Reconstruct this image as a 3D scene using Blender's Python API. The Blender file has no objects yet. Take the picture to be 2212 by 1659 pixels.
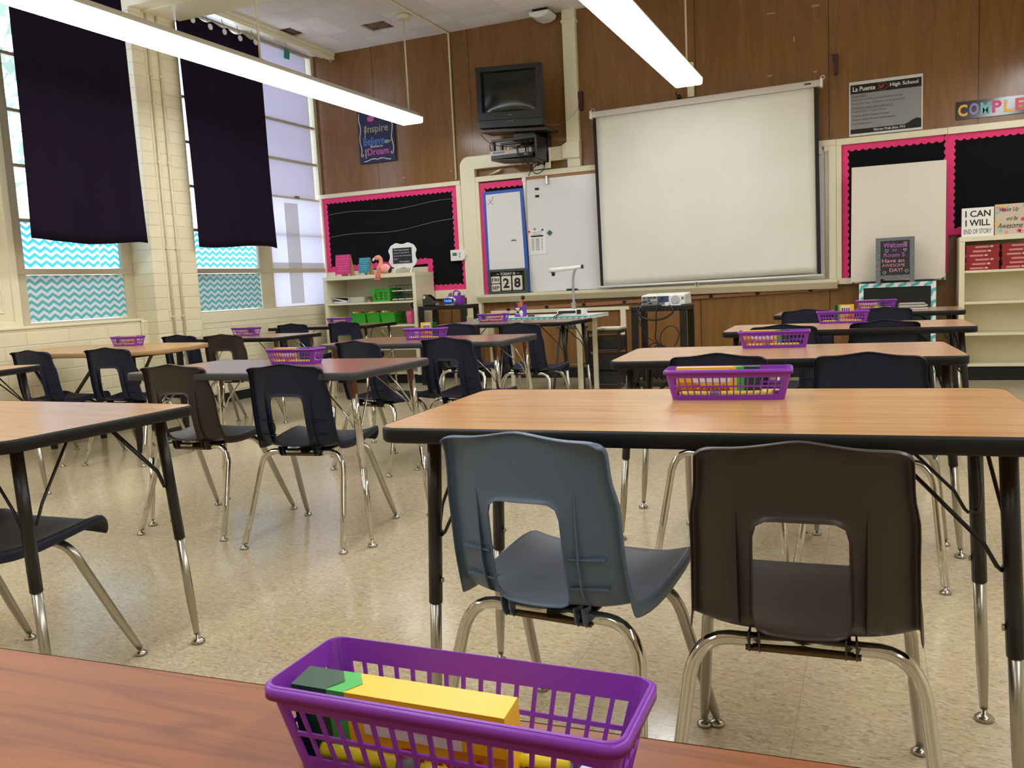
import bpy, bmesh, math, random
from mathutils import Vector, Matrix
R = math.radians
random.seed(7)
C = bpy.context.scene.collection
scn = bpy.context.scene

# ---------------------------------------------------------------- camera
def camera():
    yaw, pit, rol = R(23.33), R(-6.61), R(-2.80)
    f = Vector((-math.sin(yaw)*math.cos(pit), math.cos(yaw)*math.cos(pit), math.sin(pit)))
    r = Vector((math.cos(yaw), math.sin(yaw), 0)); u = r.cross(f)
    r2 = math.cos(rol)*r + math.sin(rol)*u; u2 = -math.sin(rol)*r + math.cos(rol)*u
    cd = bpy.data.cameras.new('camera'); cd.sensor_width = 36; cd.sensor_fit = 'HORIZONTAL'
    cd.lens = 1830/2212*36; cd.clip_start = .02; cd.clip_end = 200
    co = bpy.data.objects.new('camera', cd); C.objects.link(co)
    m = Matrix((( r2.x, u2.x, -f.x, 0), (r2.y, u2.y, -f.y, 0), (r2.z, u2.z, -f.z, 1.085), (0, 0, 0, 1)))
    co.matrix_world = m; scn.camera = co
camera()
scn.view_settings.view_transform = 'Standard'; scn.view_settings.look = 'None'
scn.view_settings.gamma = 1; scn.view_settings.use_curve_mapping = False
scn.view_settings.exposure = 0.7
LENS_POWER = 9.0
# ---------------------------------------------------------------- daylight outside the windows
w = bpy.data.worlds.new('World'); scn.world = w; w.use_nodes = True
bg = w.node_tree.nodes['Background']; bg.inputs['Color'].default_value = (.74, .80, 1.0, 1); bg.inputs['Strength'].default_value = 2.6

# ---------------------------------------------------------------- materials
def lin(c): 
    return tuple(((x/255)/12.92 if x/255 <= .04045 else ((x/255+.055)/1.055)**2.4) for x in c) + (1,)
MATS = {}
def mat(name, col=(200, 200, 200), rough=.5, metal=0., spec=.5, coat=0., emit=0.):
    if name in MATS: return MATS[name]
    m = bpy.data.materials.new(name); m.use_nodes = True; MATS[name] = m
    b = m.node_tree.nodes['Principled BSDF']
    b.inputs['Base Color'].default_value = lin(col); b.inputs['Roughness'].default_value = rough
    b.inputs['Metallic'].default_value = metal; b.inputs['Specular IOR Level'].default_value = spec
    b.inputs['Coat Weight'].default_value = coat; b.inputs['Coat Roughness'].default_value = .12
    if emit:
        b.inputs['Emission Color'].default_value = lin(col); b.inputs['Emission Strength'].default_value = emit
    return m
def nodes(m): return m.node_tree.nodes, m.node_tree.links, m.node_tree.nodes['Principled BSDF']
def coords(m, scale=(1, 1, 1), obj=True, rot=(0, 0, 0)):
    n, l, b = nodes(m)
    tc = n.new('ShaderNodeTexCoord'); mp = n.new('ShaderNodeMapping')
    mp.inputs['Scale'].default_value = scale; mp.inputs['Rotation'].default_value = rot
    l.new(tc.outputs['Object'], mp.inputs['Vector']); return mp.outputs['Vector']
def noise(m, vec, scale, detail=4, rough=.6, dist=0.):
    n, l, b = nodes(m); t = n.new('ShaderNodeTexNoise')
    t.inputs['Scale'].default_value = scale; t.inputs['Detail'].default_value = detail
    t.inputs['Roughness'].default_value = rough; t.inputs['Distortion'].default_value = dist
    l.new(vec, t.inputs['Vector']); return t.outputs['Fac']
def ramp(m, fac, stops):
    n, l, b = nodes(m); r = n.new('ShaderNodeValToRGB'); e = r.color_ramp.elements
    while len(e) < len(stops): e.new(.5)
    for i, (p, c) in enumerate(stops): e[i].position = p; e[i].color = lin(c)
    l.new(fac, r.inputs['Fac']); return r.outputs['Color']
def mix(m, fac, a, b_, mode='MIX'):
    n, l, b = nodes(m); x = n.new('ShaderNodeMix'); x.data_type = 'RGBA'; x.blend_type = mode
    for s, v in ((0, fac), (6, a), (7, b_)):
        if isinstance(v, (int, float)): x.inputs[s].default_value = v
        elif isinstance(v, tuple): x.inputs[s].default_value = v
        else: l.new(v, x.inputs[s])
    return x.outputs[2]
def math_(m, op, a, b_=0., c_=0.):
    n, l, b = nodes(m); x = n.new('ShaderNodeMath'); x.operation = op
    for i, v in enumerate((a, b_, c_)):
        if isinstance(v, (int, float)): x.inputs[i].default_value = v
        else: l.new(v, x.inputs[i])
    return x.outputs[0]
def sep(m, vec):
    n, l, b = nodes(m); s = n.new('ShaderNodeSeparateXYZ'); l.new(vec, s.inputs[0]); return s.outputs
def comb(m, x, y, z):
    n, l, b = nodes(m); s = n.new('ShaderNodeCombineXYZ')
    for i, v in enumerate((x, y, z)):
        if isinstance(v, (int, float)): s.inputs[i].default_value = v
        else: l.new(v, s.inputs[i])
    return s.outputs[0]
def bump(m, h, strength=.3, dist=.01):
    n, l, b = nodes(m); x = n.new('ShaderNodeBump'); x.inputs['Strength'].default_value = strength
    x.inputs['Distance'].default_value = dist; l.new(h, x.inputs['Height']); l.new(x.outputs[0], b.inputs['Normal'])
def setcol(m, c): m.node_tree.links.new(c, nodes(m)[2].inputs['Base Color'])
def setrough(m, c): m.node_tree.links.new(c, nodes(m)[2].inputs['Roughness'])

def oak(name, light, mid, dark, rough=.3, seedz=0.):
    m = mat(name, mid, rough, spec=.4)
    v = coords(m, (.55, 7, 7)); s = sep(m, v)
    v = comb(m, s[0], s[1], math_(m, 'ADD', s[2], seedz))
    n1 = noise(m, v, 1.2, 2, .45, .5)
    band = math_(m, 'PINGPONG', math_(m, 'MULTIPLY', n1, 11.), 1.)
    c1 = mix(m, .55, ramp(m, band, [(0., dark), (.16, mid), (.6, mid), (1., light)]), lin(mid))
    v2 = coords(m, (3, 110, 110)); n2 = noise(m, v2, 2., 3, .7)
    c2 = mix(m, math_(m, 'MULTIPLY', n2, .3), c1, lin(dark))
    v3 = coords(m, (1.3, 34, 34)); s3 = sep(m, v3); n3 = noise(m, comb(m, s3[0], s3[1], math_(m, 'ADD', s3[2], seedz)), 1.6, 4, .65, .25)
    st = n.new('ShaderNodeMapRange') if False else m.node_tree.nodes.new('ShaderNodeMapRange'); st.inputs['From Min'].default_value = .52; st.inputs['From Max'].default_value = .72
    m.node_tree.links.new(n3, st.inputs['Value']); c2 = mix(m, math_(m, 'MULTIPLY', st.outputs[0], .6), c2, lin(dark))
    setcol(m, c2); return m
OAK = oak('golden_oak_laminate', (214, 168, 112), (200, 151, 95), (150, 100, 58), .24)
OAK2 = oak('pale_oak_laminate', (205, 165, 128), (192, 148, 112), (160, 115, 84), .24, 4.)
WAL = oak('red_walnut_laminate', (165, 110, 88), (150, 97, 78), (118, 74, 60), .2, 8.)
NEAR = oak('brown_oak_laminate', (172, 104, 56), (154, 88, 46), (86, 45, 24), .4, 12.)
DIM = oak('dull_brown_laminate', (172, 130, 104), (155, 115, 92), (120, 86, 68), .22, 16.)

BLACK = mat('black_edge_rubber', (13, 13, 15), .5, spec=.3)
GREYEDGE = mat('charcoal_edge_rubber', (52, 54, 58), .5)
WOODEDGE = mat('worn_plywood_edge', (176, 138, 92), .6)
BLKMET = mat('black_enamel_metal', (14, 14, 15), .35)
CHROME = mat('chrome', (205, 203, 198), .09, 1.)
NICKEL = mat('brushed_nickel', (170, 165, 155), .25, 1.)
SATIN = mat('satin_steel_tube', (176, 172, 162), .28, 1.)
NAVY = mat('navy_plastic', (20, 27, 50), .5, spec=.35)
BROWNP = mat('dark_brown_plastic', (48, 36, 33), .42)
BLUEP = mat('slate_blue_plastic', (82, 99, 122), .45)
for m_ in (NAVY, BROWNP, BLUEP):
    bump(m_, noise(m_, coords(m_), 900, 2), .08, .001)
BRACKET = mat('worn_brass_bracket', (92, 74, 44), .45, .6)
CREAM = mat('cream_paint', (214, 204, 168), .42)
CREAM2 = mat('cream_trim_gloss', (230, 222, 192), .3)
n_ = noise(CREAM, coords(CREAM), 2.2, 5); setcol(CREAM, ramp(CREAM, n_, [(.3, (222, 211, 177)), (.7, (234, 225, 194))]))
WHITE = mat('white_plastic', (232, 232, 228), .35)
WBOARD = mat('whiteboard_enamel', (222, 222, 222), .16)
SCREENM = mat('matte_screen_white', (222, 218, 205), .9, spec=.1)
n_ = noise(SCREENM, coords(SCREENM), 1.3, 3); setcol(SCREENM, ramp(SCREENM, n_, [(.3, (222, 218, 206)), (.7, (230, 227, 217))]))
BLKM = mat('matte_black', (12, 12, 14), .7)
BLKP = mat('black_plastic', (16, 16, 18), .38)
GLOSSB = mat('black_glass', (22, 26, 25), .16)
PINK = mat('hot_pink_paper', (232, 56, 122), .75)
BLKPAPER = mat('black_board_paper', (12, 12, 16), .9, spec=.2)
PURPLE = mat('purple_plastic', (138, 55, 184), .36)
GREEN = mat('lime_green_plastic', (58, 164, 44), .42)
PINKP = mat('pink_plastic', (226, 92, 150), .4)
YEL = mat('yellow_card', (245, 196, 24), .35)
YEL2 = mat('marker_yellow', (235, 215, 40), .4)
DKGREEN = mat('dark_green_card', (20, 70, 40), .35)
LTGREEN = mat('light_green_card', (60, 180, 70), .35)
ORANGE = mat('orange_plastic', (235, 110, 40), .4)
RED = mat('red_print', (200, 40, 45), .5)
BLUE = mat('blue_print', (40, 80, 190), .5)
TEAL = mat('teal_print', (84, 176, 176), .6)
GREY = mat('grey_plastic', (112, 116, 122), .45)
DGREY = mat('dark_grey_plastic', (52, 54, 58), .45)
PAPER = mat('white_paper', (232, 230, 226), .8)
INK = mat('black_ink', (20, 20, 22), .7)
MAROON = mat('maroon_paint', (70, 24, 34), .5)
BOOKRED = mat('red_book_cover', (150, 24, 34), .35)
PEACH = mat('peach_plush', (244, 160, 142), .95)
BRICKTAN = mat('tan_cork', (176, 130, 90), .8)
CABLE = mat('black_cable', (14, 14, 14), .5)

# painted block wall
def block(name, axis):
    m = mat(name, (214, 202, 162), .38); n, l, b = nodes(m)
    s = sep(m, coords(m)); v = comb(m, s[axis], s[2], 0.)
    t = n.new('ShaderNodeTexBrick'); l.new(v, t.inputs['Vector'])
    t.inputs['Scale'].default_value = 1; t.inputs['Brick Width'].default_value = .40; t.inputs['Row Height'].default_value = .113
    t.inputs['Mortar Size'].default_value = .006; t.inputs['Mortar Smooth'].default_value = .8
    t.inputs['Color1'].default_value = lin((234, 224, 190)); t.inputs['Color2'].default_value = lin((226, 215, 180)); t.inputs['Mortar'].default_value = lin((222, 210, 174))
    n2 = noise(m, coords(m), 7, 4)
    setcol(m, mix(m, .18, t.outputs['Color'], ramp(m, n2, [(.3, (216, 203, 166)), (.7, (240, 231, 202))])))
    h = math_(m, 'SUBTRACT', math_(m, 'MULTIPLY', n2, .35), t.outputs['Fac']); bump(m, h, .55, .006); return m
BLOCKY = block('painted_block_left', 1); BLOCKX = block('painted_block_side', 0)

# varnished plywood panelling on the front wall
PLY = mat('varnished_plywood', (122, 84, 48), .34, spec=.5)
def ply():
    m = PLY; s = sep(m, coords(m))
    v = comb(m, math_(m, 'MULTIPLY', s[0], 5.), s[1], math_(m, 'MULTIPLY', s[2], .55))
    n1 = noise(m, v, 1.1, 3, .5, 1.2)
    band = math_(m, 'PINGPONG', math_(m, 'MULTIPLY', n1, 8.), 1.)
    c = ramp(m, band, [(0., (124, 86, 45)), (.3, (132, 92, 49)), (1., (139, 98, 54))])
    v2 = comb(m, math_(m, 'MULTIPLY', s[0], 90.), s[1], math_(m, 'MULTIPLY', s[2], 3.))
    c = mix(m, math_(m, 'MULTIPLY', noise(m, v2, 1.5, 3), .2), c, lin((108, 70, 36)))
    # seams every 1.3 m
    fr = math_(m, 'FRACT', math_(m, 'DIVIDE', math_(m, 'ADD', s[0], 5.62+13), 1.3))
    seam = math_(m, 'LESS_THAN', fr, .006)
    c = mix(m, seam, c, lin((50, 30, 16))); setcol(m, c)
    setrough(m, math_(m, 'ADD', math_(m, 'MULTIPLY', noise(m, v, 3, 3), .12), .2))
ply()
RAILW = mat('tan_wood_rail', (158, 108, 72), .5)

# speckled vinyl floor
FLOORM = mat('speckled_vinyl_tile', (182, 165, 135), .2, spec=.5)
def vct():
    m = FLOORM; n, l, b = nodes(m); v = coords(m); s = sep(m, v)
    vo = n.new('ShaderNodeTexVoronoi'); vo.inputs['Scale'].default_value = 85; vo.inputs['Randomness'].default_value = 1
    vv = n.new('ShaderNodeMapping'); vv.inputs['Scale'].default_value = (1, 2.4, 1); vv.inputs['Rotation'].default_value = (0, 0, .5); l.new(v, vv.inputs['Vector'])
    nz = n.new('ShaderNodeTexNoise'); nz.inputs['Scale'].default_value = 14; l.new(v, nz.inputs['Vector'])
    ad = n.new('ShaderNodeVectorMath'); ad.operation = 'MULTIPLY_ADD'; l.new(nz.outputs['Color'], ad.inputs[0]); ad.inputs[1].default_value = (.05, .05, .05); l.new(vv.outputs[0], ad.inputs[2])
    l.new(ad.outputs[0], vo.inputs['Vector'])
    sc = sep(m, vo.outputs['Color'])
    c = ramp(m, sc[0], [(0., (146, 129, 102)), (.12, (180, 163, 132)), (.5, (190, 174, 142)), (.85, (199, 184, 153)), (1., (214, 201, 174))])
    big = noise(m, v, 1.1, 3); c = mix(m, .25, c, ramp(m, big, [(.35, (180, 163, 132)), (.65, (203, 188, 157))]))
    gx = math_(m, 'LESS_THAN', math_(m, 'FRACT', math_(m, 'DIVIDE', math_(m, 'ADD', s[0], 20.), .305)), .006)
    gy = math_(m, 'LESS_THAN', math_(m, 'FRACT', math_(m, 'DIVIDE', math_(m, 'ADD', s[1], 20.), .305)), .006)
    g = math_(m, 'MAXIMUM', gx, gy)
    c = mix(m, math_(m, 'MULTIPLY', g, .5), c, lin((120, 104, 82))); setcol(m, c)
    setrough(m, math_(m, 'ADD', math_(m, 'MULTIPLY', noise(m, v, 2.5, 4), .18), .10))
    bump(m, noise(m, v, 3.5, 3), .06, .01)
vct()
# acoustic ceiling tiles
CEILM = mat('acoustic_tile', (236, 232, 226), .85)
def ceil_():
    m = CEILM; n, l, b = nodes(m); v = coords(m)
    t = n.new('ShaderNodeTexBrick'); l.new(v, t.inputs['Vector']); t.offset = 0
    t.inputs['Scale'].default_value = 1; t.inputs['Brick Width'].default_value = .305; t.inputs['Row Height'].default_value = .305; t.inputs['Mortar Size'].default_value = .0025
    t.inputs['Color1'].default_value = lin((240, 236, 230)); t.inputs['Color2'].default_value = lin((224, 218, 211)); t.inputs['Mortar'].default_value = lin((204, 196, 186))
    setcol(m, t.outputs['Color']); bump(m, noise(m, v, 240, 2), .15, .002)
ceil_()
STAIN = mat('bare_ceiling_backing', (120, 98, 76), .9)

# thin things lit through from behind
def translucent(name, col, frac=.5, colour_fn=None, rough=.8):
    m = mat(name, col, rough); n, l, b = nodes(m)
    tr = n.new('ShaderNodeBsdfTranslucent'); tr.inputs['Color'].default_value = lin(col)
    mx = n.new('ShaderNodeMixShader'); mx.inputs[0].default_value = frac
    if colour_fn:
        c = colour_fn(m); l.new(c, tr.inputs['Color']); l.new(c, b.inputs['Base Color'])
    l.new(b.outputs[0], mx.inputs[1]); l.new(tr.outputs[0], mx.inputs[2])
    out = n['Material Output']; l.new(mx.outputs[0], out.inputs['Surface']); return m
def chevron(a, b_, py, pz, amp, axis=1):
    def fn(m):
        s = sep(m, coords(m))
        tri = math_(m, 'PINGPONG', math_(m, 'ADD', math_(m, 'DIVIDE', s[axis], py), 40.), .5)
        ph = math_(m, 'FRACT', math_(m, 'ADD', math_(m, 'DIVIDE', math_(m, 'SUBTRACT', s[2], math_(m, 'MULTIPLY', tri, 2*amp)), pz), 40.))
        return mix(m, math_(m, 'LESS_THAN', ph, .5), lin(a), lin(b_))
    return fn
CHEV = translucent('teal_chevron_paper', (120, 200, 205), .6, chevron((240, 242, 246), (72, 190, 206), .105, .060, .036))
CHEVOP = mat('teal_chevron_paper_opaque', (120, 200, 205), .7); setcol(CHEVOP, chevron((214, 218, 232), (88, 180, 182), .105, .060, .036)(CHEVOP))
FROST = translucent('frosted_window_film', (205, 198, 216), .22)
WPAPER = translucent('white_window_paper', (228, 226, 240), .32)
TAPE = translucent('grey_window_tape', (222, 220, 218), .35)
def glass():
    m = bpy.data.materials.new('window_glass'); m.use_nodes = True; n = m.node_tree.nodes; l = m.node_tree.links
    n.remove(n['Principled BSDF']); t = n.new('ShaderNodeBsdfTransparent'); g = n.new('ShaderNodeBsdfGlossy'); g.inputs['Roughness'].default_value = .02
    x = n.new('ShaderNodeMixShader'); x.inputs[0].default_value = .06
    l.new(t.outputs[0], x.inputs[1]); l.new(g.outputs[0], x.inputs[2]); l.new(x.outputs[0], n['Material Output'].inputs['Surface'])
    t.inputs['Color'].default_value = (.93, .96, .97, 1); return m
GLASS = glass()
CLOTH = translucent('plum_black_curtain', (30, 21, 37), .06, rough=1.); CLOTH.node_tree.nodes['Principled BSDF'].inputs['Specular IOR Level'].default_value = .1
LAMP = mat('fluorescent_lens', (240, 244, 246), .5, emit=LENS_POWER)

# ---------------------------------------------------------------- mesh builder
class MB:
    def __init__(s): s.bm = bmesh.new(); s.mats = []; s.i = 0; s.smooth = False
    def m(s, material):
        if material not in s.mats: s.mats.append(material)
        s.i = s.mats.index(material); return s
    def _face(s, vs, smooth=False):
        try: f = s.bm.faces.new(vs)
        except ValueError: return
        f.material_index = s.i; f.smooth = smooth; return f
    def box(s, x0, x1, y0, y1, z0, z1):
        return s.hexa([(x0, y0, z0), (x1, y0, z0), (x1, y1, z0), (x0, y1, z0), (x0, y0, z1), (x1, y0, z1), (x1, y1, z1), (x0, y1, z1)])
    def hexa(s, p):
        s.nb = getattr(s, 'nb', 0)+1; e = 7e-5*(s.nb % 9); c = sum((Vector(q) for q in p), Vector())/8   # keeps joined boxes from sharing a plane
        v = [s.bm.verts.new([a+(e if a > m_ else -e) for a, m_ in zip(q, c)]) for q in p]
        for f in ((3, 2, 1, 0), (4, 5, 6, 7), (0, 1, 5, 4), (1, 2, 6, 5), (2, 3, 7, 6), (3, 0, 4, 7)): s._face([v[i] for i in f])
        return s
    def prism(s, pts, d, inset=None):
        """closed polygon pts (3D) extruded by vector d"""
        a = [s.bm.verts.new(p) for p in pts]; b = [s.bm.verts.new(Vector(p)+Vector(d)) for p in pts]
        s._face(list(reversed(a))); s._face(b); n = len(a)
        for i in range(n): s._face([a[i], a[(i+1) % n], b[(i+1) % n], b[i]])
        return s
    def tube(s, pts, r, seg=10, cap=True, smooth=True, closed=False):
        pts = [Vector(p) for p in pts]; rs = r if isinstance(r, (list, tuple)) else [r]*len(pts)
        rings = []; up = None; n = len(pts)
        for i, p in enumerate(pts):
            if closed: t = pts[(i+1) % n]-pts[i-1]
            else: t = (pts[min(i+1, n-1)]-pts[max(i-1, 0)])
            t.normalize()
            if up is None: up = Vector((0, 0, 1)) if abs(t.z) < .9 else Vector((1, 0, 0))
            a = (up-t*up.dot(t)).normalized(); up = a; b = t.cross(a)
            rings.append([s.bm.verts.new(p+(a*math.cos(2*math.pi*k/seg)+b*math.sin(2*math.pi*k/seg))*rs[i]) for k in range(seg)])
        for i in range(n-1 if not closed else n):
            A, B = rings[i], rings[(i+1) % n]
            for k in range(seg): s._face([A[k], A[(k+1) % seg], B[(k+1) % seg], B[k]], smooth)
        if cap and not closed: s._face(list(reversed(rings[0]))); s._face(rings[-1])
        return s
    def lathe(s, prof, c=(0, 0, 0), seg=16, axis='z'):
        rings = []
        for r, h in prof:
            ring = []
            for k in range(seg):
                a = 2*math.pi*k/seg; x, y = r*math.cos(a), r*math.sin(a)
                p = {'z': (x, y, h), 'y': (x, h, y), 'x': (h, x, y)}[axis]
                ring.append(s.bm.verts.new(Vector(p)+Vector(c)))
            rings.append(ring)
        for A, B in zip(rings, rings[1:]):
            for k in range(seg): s._face([A[k], A[(k+1) % seg], B[(k+1) % seg], B[k]], True)
        s._face(list(reversed(rings[0]))); s._face(rings[-1]); return s
    def ell(s, c, rx, ry, rz, seg=14, rings=9, rot=None):
        M = (rot.to_4x4() if rot else Matrix()); n0 = []
        for j in range(rings+1):
            ph = math.pi*j/rings
            if j in (0, rings): n0.append([s.bm.verts.new(Vector(c)+M@Vector((0, 0, rz*math.cos(ph))))]*seg); continue
            n0.append([s.bm.verts.new(Vector(c)+M@Vector((rx*math.sin(ph)*math.cos(2*math.pi*k/seg), ry*math.sin(ph)*math.sin(2*math.pi*k/seg), rz*math.cos(ph)))) for k in range(seg)])
        for A, B in zip(n0, n0[1:]):
            for k in range(seg):
                q = []
                for v in (A[k], B[k], B[(k+1) % seg], A[(k+1) % seg]):
                    if v not in q: q.append(v)
                if len(q) > 2: s._face(q, True)
        return s
    def text(s, t, org, wd, ht, right=(1, 0, 0), up=(0, 0, 1), bold=0., th=.0012, align='L', slant=0., space=1.):
        cu = bpy.data.curves.new('t', 'FONT'); cu.body = t; cu.size = 1; cu.offset = bold; cu.extrude = 0; cu.shear = slant; cu.space_character = space; cu.resolution_u = 3
        ob = bpy.data.objects.new('t', cu); C.objects.link(ob); bpy.context.view_layer.update()
        me = bpy.data.meshes.new_from_object(ob.evaluated_get(bpy.context.evaluated_depsgraph_get()))
        bpy.data.objects.remove(ob); bpy.data.curves.remove(cu)
        if not me.vertices: bpy.data.meshes.remove(me); return s
        xs = [v.co.x for v in me.vertices]; ys = [v.co.y for v in me.vertices]
        x0, x1, y0, y1 = min(xs), max(xs), min(ys), max(ys)
        sy = ht/(y1-y0); sx = wd/(x1-x0) if wd else sy
        r, u = Vector(right).normalized(), Vector(up).normalized(); nrm = r.cross(u)
        off = {'L': 0, 'C': -(x1-x0)*sx/2}[align]
        vs = [s.bm.verts.new(Vector(org)+r*((v.co.x-x0)*sx+off)+u*((v.co.y-y0)*sy)+nrm*th) for v in me.vertices]
        for p in me.polygons: s._face([vs[i] for i in p.vertices])
        bpy.data.meshes.remove(me); return s
    def build(s, name, mtl=None, parent=None, world=False, bevel=0., seg=2, solid=0., sub=0, autosm=False, recenter=True):
        if mtl is not None and not s.mats: s.mats = [mtl]
        bm = s.bm
        loc = Vector((0, 0, 0))
        if parent is None and recenter:
            vs = [v.co for v in bm.verts]
            loc = Vector(((min(v.x for v in vs)+max(v.x for v in vs))/2, (min(v.y for v in vs)+max(v.y for v in vs))/2, min(v.z for v in vs)))
        elif world and parent is not None: loc = parent.location.copy() + (parent.parent.location if parent.parent else Vector())
        bmesh.ops.translate(bm, verts=bm.verts, vec=-loc)
        bmesh.ops.recalc_face_normals(bm, faces=bm.faces) if s.smooth is not None else None
        me = bpy.data.meshes.new(name); bm.to_mesh(me); bm.free()
        for q in s.mats: me.materials.append(q)
        o = bpy.data.objects.new(name, me); C.objects.link(o)
        if parent is not None: o.parent = parent
        else: o.location = loc
        if solid:
            q = o.modifiers.new('solid', 'SOLIDIFY'); q.thickness = solid; q.offset = 0
        if sub:
            q = o.modifiers.new('sub', 'SUBSURF'); q.levels = sub; q.render_levels = sub
        if bevel:
            q = o.modifiers.new('bevel', 'BEVEL'); q.width = bevel; q.segments = seg; q.limit_method = 'ANGLE'; q.angle_limit = R(40); q.harden_normals = False
        return o
def build_each(mb, name, parent=None, world=False, **k):
    """every loose piece of mb becomes a part of its own"""
    seen = {}; out = []
    for v0 in list(mb.bm.verts):
        if v0 in seen: continue
        st = [v0]; comp = len(out); out.append([])
        seen[v0] = comp
        while st:
            v = st.pop(); out[comp].append(v)
            for e in v.link_edges:
                o_ = e.other_vert(v)
                if o_ not in seen: seen[o_] = comp; st.append(o_)
    res = []
    for vs in out:
        m2 = MB(); m2.mats = list(mb.mats); mp = {v: m2.bm.verts.new(v.co) for v in vs}; fs = set(f for v in vs for f in v.link_faces)
        for f in fs:
            g = m2.bm.faces.new([mp[v] for v in f.verts]); g.material_index = f.material_index; g.smooth = f.smooth
        res.append(m2.build(name, parent=parent, world=world, **k))
    mb.bm.free(); return res
def tag(o, label=None, cat=None, group=None, kind=None):
    if label: o['label'] = label
    if cat: o['category'] = cat
    if group: o['group'] = group
    if kind: o['kind'] = kind
    return o
def thing(name, label, cat, loc=(0, 0, 0), rz=0., group=None):
    o = bpy.data.objects.new(name, None); C.objects.link(o); o.empty_display_size = .1
    o.location = loc; o.rotation_euler = (0, 0, rz); return tag(o, label, cat, group)
def struct(o): o['kind'] = 'structure'; return o
def kids(o): return [c for c in bpy.data.objects if c.parent == o]
KIDS = {}
def copy_tree(o, parent=None):
    if o.name not in KIDS: KIDS[o.name] = kids(o)
    c = o.copy(); C.objects.link(c); c.parent = parent
    for ch in KIDS[o.name]: copy_tree(ch, c)
    return c
def rrect(x0, x1, y0, y1, r, z, seg=6, cut=None):
    pts = []
    for cx, cy, a0 in ((x1-r, y0+r, -90), (x1-r, y1-r, 0), (x0+r, y1-r, 90), (x0+r, y0+r, 180)):
        for k in range(seg+1):
            a = R(a0+90*k/seg); pts.append((cx+r*math.cos(a), cy+r*math.sin(a), z))
    return pts

# ================================================================ ROOM
XR, YB, ZC, YF = 3.6, -3.2, 4.04, 9.2
def quadbox(name, mtl, *b, **k):
    mb = MB().m(mtl)
    for q in b: mb.box(*q)
    return struct(mb.build(name, recenter=False, **k))
quadbox('floor', FLOORM, (-6.7, XR, YB, YF+.05, -.06, 0))
quadbox('ceiling', CEILM, (-6.75, -6.28, YB, YF+.1, ZC, ZC+.08), (-6.28, -5.955, YB, 8.09, ZC, ZC+.08), (-6.28, -5.955, 8.395, YF+.1, ZC, ZC+.08),
        (-5.955, -5.27, YB, YF+.1, ZC, ZC+.08), (-5.27, -4.965, YB, 8.43, ZC, ZC+.08), (-5.27, -4.965, 8.735, YF+.1, ZC, ZC+.08), (-4.965, XR+.1, YB, YF+.1, ZC, ZC+.08))
hb = MB().m(STAIN)
for x0, y0 in ((-6.28, 8.09), (-5.27, 8.43)):
    hb.box(x0-.01, x0+.315, y0-.01, y0+.315, ZC+.02, ZC+.03)
    for dx, dy in ((.05, .05), (.25, .06), (.06, .25), (.25, .25)): hb.m(mat('glue_dab', (92, 72, 54), .8)).lathe([(.03, ZC+.02), (.028, ZC+.012)], (x0+dx, y0+dy, 0), 12).m(STAIN)
struct(hb.build('trim_9', recenter=False))
quadbox('wall_front', PLY, (-6.7, XR+.1, YF, YF+.1, 0, ZC+.05))
quadbox('wall_right', CREAM, (XR, XR+.1, YB, YF+.1, 0, ZC+.05))
quadbox('wall_back', CREAM, (-6.7, XR+.1, YB-.1, YB, 0, ZC+.05))
# left wall: thick block below the sills, pier between the bays, plain block further back
wl = MB().m(BLOCKY)
wl.box(-6.75, -6.35, YB, 5.98, 0, .93); wl.box(-6.75, -6.33, 5.98, 6.62, 0, .93); wl.box(-6.75, -6.35, 6.62, YF, 0, .86)
wl.box(-6.75, -6.2, 6.05, 6.62, 0, ZC+.02)
wl.box(-6.75, -6.46, YB, 4.83, .93, ZC+.02)
struct(wl.build('wall_left', recenter=False, bevel=.012))
# sloping sill above the block wall
sl = MB().m(CREAM2); sl.box(-6.56, -6.34, 3.0, 6.02, .925, .948); sl.box(-6.56, -6.345, 6.62, YF, .85, .955)
struct(sl.build('trim_1', recenter=False, bevel=.006))
# blank painted panel left of the first window
pn = MB().m(CREAM2); pn.box(-6.47, -6.445, 3.0, 4.84, .94, ZC)
pn.box(-6.45, -6.43, 4.78, 4.845, .94, ZC); pn.box(-6.45, -6.43, 3.0, 4.78, .94, .99)
pn.box(-6.45, -6.437, 4.35, 4.70, 1.06, 1.075); pn.box(-6.45, -6.437, 4.685, 4.70, 1.06, 1.3)
struct(pn.build('trim_2', recenter=False, bevel=.004))
# ceiling beam running across from the pier, with shallow steps
be = MB().m(CREAM2); be.box(-6.75, XR, 6.05, 6.62, 3.76, ZC); be.box(-6.75, XR, 6.0, 6.67, 3.95, ZC)
be.box(-6.21, -6.19, 6.19, 6.205, 1.0, 3.76); 
struct(be.build('trim_3', recenter=False, bevel=.006))
bm2 = MB().m(CREAM2); bm2.box(-6.3, XR, 6.19, 6.335, 3.742, 3.762)
struct(bm2.build('trim_10', recenter=False, bevel=.004))
# baseboards
quadbox('baseboard_left', BLKM, (-6.36, -6.335, YB, 5.98, 0, .1), (-6.34, -6.315, 5.98, 6.62, 0, .1), (-6.36, -6.335, 6.62, YF, 0, .1), bevel=.004)
quadbox('baseboard_front', BLKM, (-6.5, XR, YF-.02, YF+.01, 0, .12), bevel=.004)
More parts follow.
